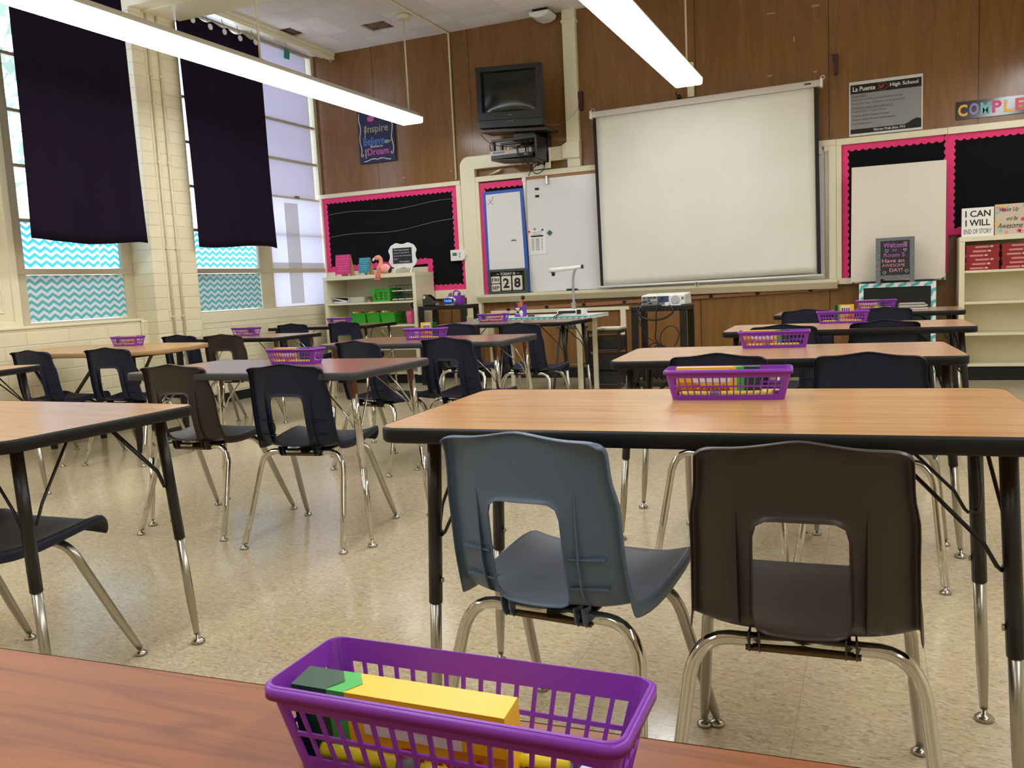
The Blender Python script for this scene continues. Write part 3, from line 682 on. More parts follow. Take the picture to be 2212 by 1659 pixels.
for j in range(nu):
    for i in range(nu): mb._face([g[j][i], g[j][i+1], g[j+1][i+1], g[j+1][i]], True)
mb.build('picture_tube', parent=tv, world=True)
mb = MB().m(GREY).box(-3.65, -3.60, 8.696, 8.70, 2.915, 2.922)
for k in range(5): mb.box(-3.66+k*.018, -3.65+k*.018, 8.676, 8.68, 2.848-(k*.001), 2.853)
mb.build('control_button', parent=tv, world=True)
mt = thing('television_mount', 'black steel wall shelf holding the television and player', 'wall mount', (-3.6, 9.0, 2.42)); bpy.context.view_layer.update()
MB().m(BLKMET).hexa([(-4.01, 8.72, 2.775), (-3.22, 8.70, 2.715), (-3.22, 9.1, 2.74), (-4.01, 9.1, 2.79), (-4.01, 8.72, 2.795), (-3.22, 8.70, 2.74), (-3.22, 9.1, 2.765), (-4.01, 9.1, 2.81)]).build('upper_shelf', parent=mt, world=True)
MB().m(BLKMET).box(-3.66, -3.40, 8.85, 9.2, 2.66, 2.75).box(-3.42, -3.34, 9.1, 9.2, 2.43, 2.75).build('bracket_arm', parent=mt, world=True, bevel=.004)
mb = MB().m(BLKMET)
mb.box(-3.88, -3.365, 8.76, 8.80, 2.66, 2.685).hexa([(-3.89, 8.75, 2.46), (-3.36, 8.75, 2.435), (-3.36, 9.05, 2.435), (-3.86, 9.05, 2.46), (-3.89, 8.75, 2.475), (-3.36, 8.75, 2.45), (-3.36, 9.05, 2.45), (-3.86, 9.05, 2.475)])
mb.box(-3.375, -3.35, 8.76, 9.05, 2.44, 2.69).box(-3.885, -3.86, 8.78, 8.82, 2.56, 2.685).box(-3.885, -3.86, 9.0, 9.04, 2.47, 2.685).box(-3.88, -3.365, 9.0, 9.04, 2.66, 2.685); mb.build('player_cradle', parent=mt, world=True, bevel=.003)
vp = thing('video_player', 'silver and black video player in the cradle under the television', 'video player', (-3.65, 8.88, 2.475)); bpy.context.view_layer.update()
MB().m(mat('silver_plastic', (176, 172, 170), .35)).box(-3.90, -3.41, 8.755, 8.99, 2.515, 2.565).build('body', parent=vp, world=True, bevel=.004)
MB().m(BLKP).box(-3.895, -3.415, 8.757, 8.99, 2.477, 2.515).build('lower_panel', parent=vp, world=True)
mb = MB().m(PAPER).box(-3.50, -3.46, 8.753, 8.757, 2.492, 2.503); mb.m(GREY).box(-3.87, -3.73, 8.751, 8.755, 2.535, 2.553); mb.build('display', parent=vp, world=True)
rnd = random.Random(3)
def cable(label, pts, r=.0045, mtl=None, cat='cable', group=None, name='cable'):
    P = [Vector(p) for p in pts]; out = []
    for i in range(len(P)-1):
        p0, p1, p2, p3 = P[max(i-1, 0)], P[i], P[i+1], P[min(i+2, len(P)-1)]
        for k in range(8):
            t = k/8; out.append(.5*((2*p1)+(-p0+p2)*t+(2*p0-5*p1+4*p2-p3)*t*t+(-p0+3*p1-3*p2+p3)*t**3))
    out.append(P[-1]); mb = MB().m(mtl or CABLE).tube(out, r, 7); return tag(mb.build(name), label, cat, group)
cable('black cable sagging from the television into the player cradle', [(-4.0, 8.74, 2.76), (-3.9, 8.73, 2.66), (-3.75, 8.72, 2.60), (-3.6, 8.73, 2.59), (-3.5, 8.8, 2.60)], .004)
cable('thin cable looping down the panelling left of the player', [(-4.05, 9.17, 2.76), (-4.10, 9.19, 2.70), (-4.06, 9.19, 2.60), (-3.98, 9.19, 2.53), (-3.9, 9.1, 2.50)], .003)
cable('thin pale wire swooping from the television to the maroon bracket', [(-3.35, 8.9, 2.83), (-3.25, 9.12, 2.83), (-3.1, 9.10, 2.87), (-2.99, 9.11, 2.97), (-2.975, 9.12, 3.09)], .002, mat('pale_wire', (150, 140, 110), .5))
cable('black power cord hanging in a loop from the trunking socket', [(-3.40, 9.09, 2.42), (-3.50, 9.06, 2.44), (-3.55, 9.06, 2.38), (-3.49, 9.06, 2.32), (-3.41, 9.06, 2.34), (-3.39, 9.07, 2.41), (-3.47, 9.07, 2.42), (-3.55, 9.06, 2.35), (-3.58, 9.06, 2.30)], .005)
for k in range(6):
    x = -3.56+k*.03
    cable('tangled black lead behind the player, strand %s' % ('nearest the left', 'second from the left', 'third from the left', 'third from the right', 'second from the right', 'nearest the right')[k],
          [(x, 9.02, 2.70), (x+rnd.uniform(-.03, .03), 8.9, 2.64), (x+rnd.uniform(-.04, .04), 8.80, 2.60), (x+rnd.uniform(-.03, .03), 8.72, 2.55), (x+.02, 8.73, 2.44), (x+rnd.uniform(-.03, .05), 8.85, 2.40)], .005, group='leads tangled behind the player')
mb = MB()
for i, m_ in enumerate((RED, YEL, PAPER)): mb.m(m_).tube([(-3.70+i*.012, 8.74, 2.60), (-3.70+i*.014, 8.73, 2.555)], .005, 7)
tag(mb.build('video_plugs'), 'red yellow and white plugs dangling on the silver player', 'plug')
# ceiling speaker
sp = thing('ceiling_speaker', 'white emergency speaker with black backbox where panelling meets ceiling', 'speaker', (-3.32, 9.02, 3.93)); bpy.context.view_layer.update()
MB().m(BLKP).box(-3.41, -3.24, 8.95, 9.18, 4.0, 4.04).build('backbox', parent=sp, world=True, bevel=.004)
MB().m(WHITE).prism([(-3.44, 8.9, 4.0), (-3.20, 8.9, 4.0), (-3.22, 8.9, 3.96), (-3.28, 8.9, 3.935), (-3.36, 8.9, 3.935), (-3.42, 8.9, 3.96)], (0, .26, 0)).build('cover', parent=sp, world=True, bevel=.008)
# thermostat
th = thing('thermostat', 'white wall thermostat with grey display', 'thermostat', (-4.55, 9.12, 1.41)); bpy.context.view_layer.update()
MB().m(WHITE).prism([(-4.64, 9.10, 1.41), (-4.49, 9.10, 1.41), (-4.455, 9.10, 1.43), (-4.44, 9.10, 1.475), (-4.455, 9.10, 1.52), (-4.49, 9.10, 1.54), (-4.64, 9.10, 1.54)], (0, .05, 0)).build('body', parent=th, world=True, bevel=.005)
MB().m(mat('lcd_grey', (96, 104, 96), .3)).box(-4.61, -4.555, 9.096, 9.10, 1.47, 1.505).build('display', parent=th, world=True)
mb = MB().m(GREY); [mb.box(-4.525, -4.51, 9.096, 9.10, z, z+.008) for z in (1.495, 1.475, 1.455)]; mb.build('button', parent=th, world=True)
print('part2 ok')

# ================================================================ CHAIRS
PROF = [(-.268, .793, .171), (-.265, .786, .1755), (-.258, .752, .177), (-.252, .700, .178), (-.247, .668, .190), (-.240, .61, .188),
        (-.232, .55, .190), (-.222, .50, .193), (-.205, .462, .196), (-.17, .438, .20), (-.11, .428, .205), (-.03, .430, .212),
        (.06, .440, .216), (.14, .449, .215), (.19, .448, .205), (.218, .434, .190), (.228, .412, .172)]
US = [-1, -.95, -.84, -.62, -.42, -.2, 0, .2, .42, .62, .84, .95, 1]
def shell_mesh(mb, cross_ribs=True):
    bm = mb.bm; g = []
    for j, (y, z, hw) in enumerate(PROF):
        row = []
        for u in US:
            a = abs(u); yy, zz = y, z
            if j <= 1: zz += .016*max(0, 1-a/.62)**1.2 - (.003 if a > .9 else 0) - ((.010 if j == 0 else .004) if a == 1 else 0)
            if 1 <= j <= 8: yy += .030*max(0, a-.6)/.4*(1 if j > 3 else .7); yy += -.012*(1-a*a)
            if 9 <= j <= 14: zz += .020*max(0, a-.7)/.3 - .008*(1-a*a)
            if j == 8: zz -= .012*(1-a)
            if j >= 15: zz -= .006*a*a
            row.append(bm.verts.new((hw*u, yy, zz)))
        g.append(row)
    hole = lambda i, j: 4 <= j <= 7 and abs((US[i]+US[i+1])/2) < .42
    for j in range(len(PROF)-1):
        for i in range(len(US)-1):
            if not hole(i, j): mb._face([g[j][i], g[j+1][i], g[j+1][i+1], g[j][i+1]], True)
    bm.normal_update()
    # rolled flange round every free edge, pointing to the back / underside
    be = [e for e in bm.edges if len(e.link_faces) == 1]
    nv = {}
    for e in be:
        for v in e.verts:
            if v in nv: continue
            y, z = v.co.y, v.co.z
            inner = abs(v.co.x) < .085 and z < .70 and y < -.15
            if z > .60: d = Vector((0, -.020, -.002))
            elif y < -.2: d = Vector((0, -.022, -.006))
            elif y < .0: d = Vector((0, -.010, -.034))
            elif y < .15: d = Vector((0, 0, -.028))
            else: d = Vector((0, -.004, -.016))
            if inner: d = Vector((0, -.014, -.003 if z > .5 else -.010))
            if v.co.z < .47 and not inner and y < -.1: d = Vector((0, -.012, -.034))
            nv[v] = bm.verts.new(v.co+d)
    for e in be:
        f = e.link_faces[0]; a, b = e.verts
        # orient
        for l in f.loops:
            if l.edge == e: a, b = l.link_loop_next.vert, l.vert
        mb._face([a, b, nv[b], nv[a]], True)
def ysurf(z):
    for (y0, z0, _), (y1, z1, _) in zip(PROF, PROF[1:]):
        if z1 <= z <= z0: return y0+(y1-y0)*(z0-z)/(z0-z1)
    return PROF[9][0]
def rib_mesh(mb, s, cross):
    x = .108*s; t = .0016
    zs = [.70, .66, .60, .54, .49, .462, .448]; prev = None
    for k, z in enumerate(zs):
        y = ysurf(z)-.004; d = .002+.014*min(1, k/3)
        if k == len(zs)-1: d = .010
        cur = [mb.bm.verts.new(q) for q in ((x-t, y-d, z), (x+t, y-d, z), (x+t, y+.004, z), (x-t, y+.004, z))]
        if prev:
            for q in range(4): mb._face([prev[q], prev[(q+1) % 4], cur[(q+1) % 4], cur[q]])
        else: mb._face(cur)
        prev = cur
    mb._face(prev[::-1])
    if cross:
        for z in (.555, .492):
            y = ysurf(z); a, b = sorted((s*.086, s*.158)); o = .012
            mb.hexa([(a, y-.020, z-.002), (b, y-.014+o, z-.002), (b, y+.006+o, z-.001), (a, y+.004, z-.001), (a, y-.020, z+.001), (b, y-.014+o, z+.001), (b, y+.006+o, z+.002), (a, y+.004, z+.002)] if s > 0 else
                    [(a, y-.014+o, z-.002), (b, y-.020, z-.002), (b, y+.004, z-.001), (a, y+.006+o, z-.001), (a, y-.014+o, z+.001), (b, y-.020, z+.001), (b, y+.004, z+.002), (a, y+.006+o, z+.002)])
    for xx in (.074*s, .092*s):
        mb.prism([(xx-.0015, -.205, .438), (xx-.0015, -.198, .405), (xx-.0015, -.185, .392), (xx-.0015, -.168, .398), (xx-.0015, -.160, .43)], (.003, 0, 0))
MESHC = {}
def arc(p0, p1, p2, n=6):
    p0, p1, p2 = map(Vector, (p0, p1, p2)); return [(1-t)**2*p0+2*t*(1-t)*p1+t*t*p2 for t in [k/n for k in range(n+1)]]
def make_chair(name, plastic, cross):
    r = thing(name, 'x', 'chair')
    mb = MB().m(plastic); mb.smooth = None; shell_mesh(mb, cross)
    o = mb.build('seat_shell', parent=r)
    q = o.modifiers.new('solid', 'SOLIDIFY'); q.thickness = .0045; q.offset = 0
    q = o.modifiers.new('sub', 'SUBSURF'); q.levels = 1; q.render_levels = 1
    for s in (-1, 1):
        mb = MB().m(plastic); rib_mesh(mb, s, cross); mb.build('stiffening_rib', parent=r)
    for s in (-1, 1):
        p = [(0, -.165, .408), (s*.12, -.165, .408)] + arc((s*.13, -.165, .408), (s*.19, -.168, .405), (s*.203, -.185, .335)) + [(s*.2235, -.250, .15), (s*.238, -.299, .022)]
        o = MB().m(CHROME).tube(p, .0135, 12).build('leg', parent=r)
        MB().m(NICKEL).lathe([(.018, .0), (.019, .006), (.013, .012), (.006, .014), (.006, .026)], (s*.2395, -.303, 0), 14).build('glide', parent=o)
        p = [(0, .07, .408), (s*.12, .07, .408)] + arc((s*.13, .07, .408), (s*.19, .074, .405), (s*.204, .095, .335)) + [(s*.2235, .180, .15), (s*.2346, .231, .045), (s*.237, .243, .022)]
        o = MB().m(SATIN).tube(p, [.0132]*(len(p)-2)+[.0108, .009], 12).build('leg', parent=r)
        MB().m(NICKEL).lathe([(.018, .0), (.019, .006), (.013, .012), (.006, .014), (.006, .026)], (s*.2375, .245, 0), 14).build('glide', parent=o)
    MB().m(BRACKET).box(-.085, .085, -.185, .085, .396, .402).box(-.10, .10, -.18, -.15, .391, .398).box(-.10, .10, .055, .085, .391, .398).build('mounting_plate', parent=r, bevel=.002)
    return r
G = 'plastic chairs with chrome legs at the classroom tables'
CH = [ # x, y, rot, kind, label
 (-.61, 1.75, -5, 'blue', 'slate blue plastic chair with oval-cornered back opening, nearest chair left of the brown one'),
 (-.13, 1.73, 3, 'brown', 'big dark brown plastic chair in the foreground at the right'),
 (-.52, 3.40, -2, 'navy', 'navy chair at the second table of the right column, directly behind the nearest distant basket'),
 (.0, 3.36, -4, 'navy', 'navy chair at the second table of the right column, right of its basket'),
 (-.46, 5.10, 0, 'navy', 'navy chair at the third table of the right column, left seat'),
 (.05, 5.28, 0, 'navy', 'navy chair at the third table of the right column, right seat'),
 (-.47, 6.98, 0, 'navy', 'navy chair at the farthest right-column table, left seat'),
 (.07, 6.92, 0, 'navy', 'navy chair at the farthest right-column table, right seat before the framed black panel'),
 (-2.97, 3.20, 3, 'brown', 'dark brown chair beside a navy one at the walnut table left of centre'),
 (-2.33, 3.16, 7, 'navy', 'navy chair right of the dark brown one at the walnut table left of centre'),
 (-2.80, 4.56, -13, 'navy', 'navy chair turned slightly, left seat at the middle walnut table'),
 (-2.28, 4.68, -8, 'navy', 'navy chair, right seat at the middle walnut table with its back to the camera'),
 (-3.13, 6.42, 0, 'navy', 'navy chair behind the middle basket, left seat at the table before the teacher desk'),
 (-2.46, 6.20, -5, 'navy', 'navy chair, right seat at the table before the teacher desk'),
 (-5.38, 4.33, 2, 'navy', 'navy chair farthest left, against the block wall under the zigzag window'),
 (-4.78, 4.42, 7, 'navy', 'navy chair, second from the left, at the wood-edged table along the wall'),
 (-5.54, 5.86, 3, 'navy', 'navy chair below the pier, left seat at the table under the farther window'),
 (-4.98, 5.74, 9, 'brown', 'dark brown chair in the far left group, below the frosted window'),
 (-5.62, 7.52, 4, 'navy', 'navy chair at the farthest left table, left seat beside the block wall'),
 (-5.0, 7.55, 4, 'navy', 'navy chair at the farthest left table, right seat in front of the bookcase'),
 (-2.33, 1.60, 2, 'navy', 'navy chair at the lower left corner with only its seat and legs showing'),
]
PROTO = {}
for x, y, a, kind, lab in CH:
    if kind not in PROTO:
        o = PROTO[kind] = make_chair('plastic_chair', {'navy': NAVY, 'brown': BROWNP, 'blue': BLUEP}[kind], kind != 'brown' or False)
    else: o = copy_tree(PROTO[kind])
    o.location = (x, y, 0); o.rotation_euler.z = R(a); tag(o, lab, 'chair', G)

# ================================================================ TABLES
def make_table(label, cx, cy, rz, z, top, edge, style, L=1.31, W=.66, rad=.05, poly=None, foot=None):
    r = thing('activity_table', label, 'table', (cx, cy, 0), R(rz), 'student tables'); th = .032
    out = rrect(-L/2, L/2, -W/2, W/2, rad, z-th) if not poly else [(a, b, z-th) for a, b in poly]
    inn = rrect(-L/2+.004, L/2-.004, -W/2+.004, W/2-.004, rad-.004, z-th+.001) if not poly else [(a*.994, b*.994, z-th+.001) for a, b in poly]
    MB().m(top).prism(inn, (0, 0, th)).build('tabletop', parent=r)
    n = len(out); mb = MB().m(edge)
    ring = []
    for (a, b) in zip(out, inn):
        a, b = Vector(a), Vector(b); d = (a-Vector((0, 0, a.z))); 
        ring.append([mb.bm.verts.new(v) for v in (b.xy.to_3d()+Vector((0, 0, z-th-.001)), a.xy.to_3d()+Vector((0, 0, z-th+.004)), a.xy.to_3d()+Vector((0, 0, z-.004)), b.xy.to_3d()+Vector((0, 0, z+.0015)))])
    for i in range(n):
        A, B = ring[i], ring[(i+1) % n]
        for k in range(3): mb._face([A[k], B[k], B[k+1], A[k+1]], k != 5)
        mb._face([A[3], B[3], B[0], A[0]])
    mb.build('edge_band', parent=r)
    if style == 'folding':
        for s in (-1, 1):
            x = s*(L/2-.30)
            lg = MB().m(BLKMET); 
            for t in (-1, 1): lg.box(x-.018, x+.018, t*W*.33-.018, t*W*.33+.018, .0, z-th)
            lg.box(x-.015, x+.015, -W*.33, W*.33, .10, .13).box(x-.015, x+.015, -W*.33, W*.33, z-th-.03, z-th-.002); lg.build('leg', parent=r, bevel=.003)
            MB().m(BLKMET).hexa([(x-s*.02-.008, -.02, .40), (x-s*.02+.008, -.02, .40), (x-s*.02+.008, .01, .40), (x-s*.02-.008, .01, .40), (x-s*.36-.008, -.02, z-th), (x-s*.36+.008, -.02, z-th), (x-s*.36+.008, .01, z-th), (x-s*.36-.008, .01, z-th)]).build('brace', parent=r)
            MB().m(BLKMET).hexa([(x+s*.0-.008, -W*.33-.01, .45), (x+.008, -W*.33-.01, .45), (x+.008, -W*.33+.01, .45), (x-.008, -W*.33+.01, .45), (x+s*.2-.008, -W*.33-.01, z-th), (x+s*.2+.008, -W*.33-.01, z-th), (x+s*.2+.008, -W*.33+.01, z-th), (x+s*.2-.008, -W*.33+.01, z-th)]).build('brace', parent=r)
        return r
    up = {'black': BLKMET, 'chrome': CHROME}[style]
    sb = .345
    for s in (-1, 1):
        for t in (-1, 1):
            ix, iy, gx, gy = foot or (.075, .095, .015, .075); X, Y = s*(L/2-ix), t*(W/2-iy); fx, fy = s*(L/2-gx), t*(W/2-gy)
            at = lambda zz: Vector((X+(fx-X)*(1-zz/z), Y+(fy-Y)*(1-zz/z), zz))
            o = MB().m(up).tube([at(z-th), at(sb)], .0165, 14).build('leg', parent=r)
            MB().m(SATIN if style == 'black' else CHROME).tube([at(sb+.02), at(.14), at(.045), at(.03)], [.0138, .0138, .0095, .009], 12).build('leg_extension', parent=o)
            MB().m(NICKEL).lathe([(.021, 0), (.022, .007), (.015, .014), (.007, .017), (.007, .032)], (fx, fy, 0), 14).build('glide', parent=o)
            p = at(sb+.055)
            MB().m(NICKEL).lathe([(.007, 0), (.007, .004), (.004, .006)], (0, 0, 0), 10, 'x').build('screw', parent=o).location = (p.x-s*.0215 if s > 0 else p.x+.0155, p.y, p.z)
            b = at(.51)
            bx = b+Vector((-s*.0185, 0, 0)); by = b+Vector((0, -t*.0185, 0))
            MB().m(up).tube([at(z-th)+Vector((-s*.22, -t*.03, -.002)), bx+Vector((-s*.03, 0, .05)), bx+Vector((-s*.008, 0, .008)), bx+Vector((0, 0, .0)), at(.515)+Vector((-s*.012, -t*.012, 0)), by+Vector((0, -t*.008, .008)), by+Vector((0, -t*.03, .06)), at(z-th)+Vector((-s*.02, -t*.17, -.002))], .0042, 7).build('brace', parent=r)
    return r
TB = [
 ('near', 'brown oak table in the foreground holding the closest purple basket', -.40, .32, 3.0, .70, NEAR, BLACK, 'black'),
 ('front', 'golden oak table behind the blue and brown foreground chairs', -.368, 1.945, 2.6, .785, OAK, BLACK, 'black'),
 ('second', 'golden oak table, second in the right column', -.36, 3.66, 4.0, .76, OAK2, BLACK, 'black'),
 ('third', 'pale oak table, third in the right column', -.165, 5.30, 1.5, .76, OAK2, BLACK, 'black'),
 ('farthest', 'pale oak table farthest back in the right column, before the framed panel', -.06, 7.08, 0, .76, DIM, BLACK, 'black'),
 ('left front', 'pale oak table with black legs cut by the left edge, in the foreground', -2.635, 1.74, -1.5, .76, OAK2, BLACK, 'black'),
 ('walnut', 'red walnut table with chrome legs behind the brown and navy chairs', -2.62, 3.27, -1, .76, WAL, GREYEDGE, 'chrome'),
 ('mid walnut', 'red walnut table with chrome legs in the middle of the left rows', -2.71, 4.93, 0, .76, WAL, GREYEDGE, 'chrome'),
 ('desk side', 'brown table with black legs just before the teacher desk', -3.02, 7.10, -3, .76, DIM, BLACK, 'black'),
 ('wall corner', 'pale oak table whose corner shows at the far left edge', -5.05, 3.02, 12, .76, OAK2, BLACK, 'black'),
 ('window walnut', 'dull brown table under the farther zigzag window', -5.31, 6.17, -3, .745, DIM, BLACK, 'chrome'),
 ('bookcase', 'dull brown table farthest back on the left, before the bookcase', -5.58, 7.95, 0, .745, DIM, BLACK, 'chrome'),
]
for k, lab, x, y, a, z, top, edge, st in TB: make_table(lab, x, y, a, z, top, edge, st, L=1.34 if k == 'front' else 1.31, foot=(.085, .13, .050, .115) if k == 'front' else None)
poly = [(-5.02, 4.26), (-4.78, 4.32), (-4.60, 4.46), (-4.64, 4.85), (-4.74, 5.10), (-4.85, 5.17), (-5.3, 5.24), (-5.75, 5.26), (-6.15, 5.15), (-6.25, 4.95), (-6.15, 4.62), (-5.9, 4.42), (-5.57, 4.30)]
make_table('wood-edged folding table with black legs against the block wall under the window', -5.4, 4.78, 0, .76, OAK, WOODEDGE, 'folding', L=1.5, W=.7, poly=[(a+5.4, b-4.78) for a, b in poly])

# ================================================================ BASKETS
def basket_mesh():
    mb = MB().m(PURPLE); H = .075
    def loop(L, W, r, z):
        """points with parameter tags: list of (pos, kind)"""
        pts = []
        def side(a, b, n):
            seq = [0.0]
            bar = .22
            for k in range(n): seq += [(k+bar)/n if k == 0 else (k+bar/2)/n, (k+1-bar/2)/n if k < n-1 else (k+1-bar)/n]
            return [(a+(b-a)*t, i) for i, t in enumerate(seq)]
        hx, hy = L/2-r, W/2-r
        for (a, b, n, cx, cy, a0) in (((-hx, -W/2), (hx, -W/2), 16, hx, -hy, -90), ((L/2, -hy), (L/2, hy), 4, hx, hy, 0), ((hx, W/2), (-hx, W/2), 16, -hx, hy, 90), ((-L/2, hy), (-L/2, -hy), 4, -hx, -hy, 180)):
            A, B = Vector(a), Vector(b)
            for p, i in side(A, B, n): pts.append((Vector((p.x, p.y, z)), 'h' if i % 2 == 1 else 'b'))
            pts.append((Vector((B.x, B.y, z)), 'b'))
            for k in range(1, 4):
                an = R(a0+90*k/4); pts.append((Vector((cx+r*math.cos(an), cy+r*math.sin(an), z)), 'b'))
        return pts
    ts = [0, .17, .43, .48, .74, 1.0]; rows = []
    for t in ts:
        L, W = .262+(.296-.262)*t, .072+(.100-.072)*t; rows.append([(mb.bm.verts.new(p), k) for p, k in loop(L, W, .012, H*t)])
    n = len(rows[0])
    for j in range(5):
        for i in range(n):
            if j in (1, 3) and rows[0][i][1] == 'h': continue
            a, b, c, d = rows[j][i][0], rows[j][(i+1) % n][0], rows[j+1][(i+1) % n][0], rows[j+1][i][0]
            mb._face([a, b, c, d])
    mb._face([v for v, k in reversed(rows[0])])
    return mb
def make_basket():
    r = thing('pencil_basket', 'x', 'basket')
    mb = basket_mesh(); mb.build('basket_body', parent=r, solid=.002)
    mb = MB().m(PURPLE); p1 = rrect(-.152, .152, -.054, .054, .016, .0735); p0 = rrect(-.147, .147, -.049, .049, .012, .0735)
    A = [[mb.bm.verts.new(Vector(q)+Vector((0, 0, dz))) for q in p] for p, dz in ((p0, -.003), (p1, -.009), (p1, -.001), (p0, .002))]
    m_ = len(p0)
    for k in range(4):
        for i in range(m_): mb._face([A[k][i], A[k][(i+1) % m_], A[(k+1) % 4][(i+1) % m_], A[(k+1) % 4][i]], True)
    mb.build('basket_rim', parent=r); return r
def make_box(flip=False):
    """flat crayon carton, standing on its long edge; x along length"""
    L, D, Hh = .200, .027, .080
    mb = MB(); s = 1
    secs = [(0, .18, DKGREEN), (.18, .27, LTGREEN), (.27, 1, YEL)]
    if flip: secs = [(0, .73, YEL), (.73, .82, LTGREEN), (.82, 1, DKGREEN)]
    for a, b, m_ in secs: mb.m(m_).box(-L/2+L*a, -L/2+L*b, -D/2, D/2, 0, Hh)
    sg = 1 if not flip else -1
    for k, m_ in ((0, DKGREEN), (1, LTGREEN)):   # chevron tips printed on top and front
        x = -L/2+L*(.18 if k == 0 else .27) if not flip else L/2-L*(.18 if k == 0 else .27)
        mb.m(m_).prism([(x, -D/2+.001, Hh+.0004), (x+sg*.010, 0, Hh+.0004), (x, D/2-.001, Hh+.0004)], (0, 0, .0003))
    mb.m(PAPER).box(-.03 if not flip else -.06, .06 if not flip else .03, -D/2-.0006, -D/2, .040, .074)
    for i, m_ in enumerate((DKGREEN, BLUE, RED, mat('violet_print', (110, 60, 160), .5))): mb.m(m_).box((-.025 if not flip else -.055)+i*.022, (-.012 if not flip else -.042)+i*.022, -D/2-.0012, -D/2-.0006, .052, .066)
    mb.m(RED).text('Crayola', (-.06 if flip else .0, -D/2-.001, .012), .09, .022, align='L', bold=.02)
    mb.m(mat('amber_print', (214, 140, 20), .4)).box(-L/2+.002 if flip else L/2-.05, -L/2+.05 if flip else L/2-.002, -D/2-.0007, -D/2, .004, .04)
    return mb
BPROTO = None; XPROTO = {}
def stick_mesh(m1, m2, L=.12, r=.0085):
    mb = MB().m(m1).lathe([(r*.7, 0), (r, .003), (r, L*.62)], (0, 0, 0), 12, 'x').m(m2).lathe([(r*1.02, L*.62), (r*1.02, L*.80)], (0, 0, 0), 12, 'x').m(m1).lathe([(r, L*.80), (r, L-.003), (r*.7, L)], (0, 0, 0), 12, 'x'); return mb
def place_basket(x, y, z, rz, where, boxpos=-.035, flip=False, squat=False, tilt=0, sticks=2, boxy=0.012, tilt_y=0.):
    global BPROTO
    if BPROTO is None: BPROTO = b = make_basket()
    else: b = copy_tree(BPROTO)
    b.location = (x, y, z+.001); b.rotation_euler.z = R(rz); tag(b, 'purple plastic mesh basket '+where, 'basket', 'purple supply baskets on the tables')
    key = flip
    if key not in XPROTO: XPROTO[key] = c = make_box(flip).build('crayon_box', recenter=False, bevel=.0012)
    else: c = XPROTO[key].copy(); C.objects.link(c)
    M = Matrix.Rotation(R(rz), 3, 'Z'); p = Vector((x, y, z+.0035))+M@Vector((boxpos, boxy, 0))
    c.location = p; c.rotation_euler = (R(tilt), R(tilt_y), R(rz)); c.scale = (.55, 1, 1.35) if squat else (1, 1, .92) if sticks != 3 or flip else (.95, 1, .86); tag(c, 'crayon box in basket '+where, 'crayon box', 'crayon boxes in the baskets')
    for k in range(sticks):
        key = 's%d' % (k % 3)
        if key not in XPROTO:
            m1, m2 = ((YEL2, GREY), (YEL2, YEL2), (mat('crimson_marker', (150, 30, 50), .4), BLUE))[k % 3]
            XPROTO[key] = c = stick_mesh(m1, m2).build('marker', recenter=False)
        else: c = XPROTO[key].copy(); C.objects.link(c)
        q = Vector((x, y, z+.013))+M@Vector((-.115+k*.10 if k < 2 else -.125, -.022 if k < 2 else -.002, 0 if k < 2 else .0))
        c.location = q; c.rotation_euler = (0, 0, R(rz+(2 if k else -1))); tag(c, ('yellow and grey', 'plain yellow', 'crimson and blue')[k % 3]+' marker in basket '+where, 'marker', 'markers in the baskets')
place_basket(-.305, .565, .70, 0.5, 'closest to the camera on the foreground table', boxpos=-.040, boxy=-.010, tilt=7, sticks=3)
place_basket(-.33, 2.10, .785, 5, 'on the golden oak table behind the foreground chairs', boxpos=-.025, flip=True, sticks=3)
place_basket(-.405, 3.86, .76, 4, 'on the second table of the right column', boxpos=-.035, flip=True)
place_basket(-.18, 5.56, .76, 4, 'on the third table of the right column', boxpos=.01, squat=True)
place_basket(.01, 7.30, .76, 3, 'on the farthest table of the right column', flip=True)
place_basket(-2.585, 3.36, .76, -4, 'on the walnut table behind the brown and navy chairs', flip=True)
place_basket(-2.73, 4.93, .76, -2, 'on the middle walnut table of the left rows', boxpos=.02, flip=True, squat=True)
place_basket(-3.27, 7.22, .76, -2, 'on the table before the teacher desk', boxpos=-.02)
place_basket(-5.43, 4.97, .76, -4, 'on the wood-edged table against the block wall')
place_basket(-5.36, 6.27, .745, -6, 'on the table under the farther zigzag window', flip=True)
place_basket(-5.55, 8.05, .745, -4, 'on the table before the left bookcase')
pen = MB().m(DKGREEN).lathe([(.006, 0), (.007, .004), (.007, .05)], (0, 0, 0), 10, 'x').m(PAPER).lathe([(.007, .05), (.007, .06)], (0, 0, 0), 10, 'x')
o = pen.build('marker', recenter=False); o.location = (-.255, .575, .713); o.rotation_euler.z = R(-4); tag(o, 'green marker cap lying in the right half of the closest purple basket', 'marker')
o = MB().m(YEL2).lathe([(.003, 0), (.005, .004), (.005, .05)], (0, 0, 0), 10, 'x').build('crayon', recenter=False); o.location = (-.262, .56, .722); o.rotation_euler.z = R(10); tag(o, 'short yellow crayon tip by the green marker in the closest basket', 'crayon')
tag(MB().m(mat('lavender_paper', (130, 110, 190), .6)).box(-3.50, -3.40, 6.93, 7.03, .7615, .764).build('sticky_note'), 'small lavender note lying on the table before the teacher desk', 'note')
tag(MB().m(PAPER).box(-2.95, -2.78, 3.00, 3.22, .7615, .763).build('sheet_of_paper'), 'pale sheet lying on the walnut table', 'paper') if False else None

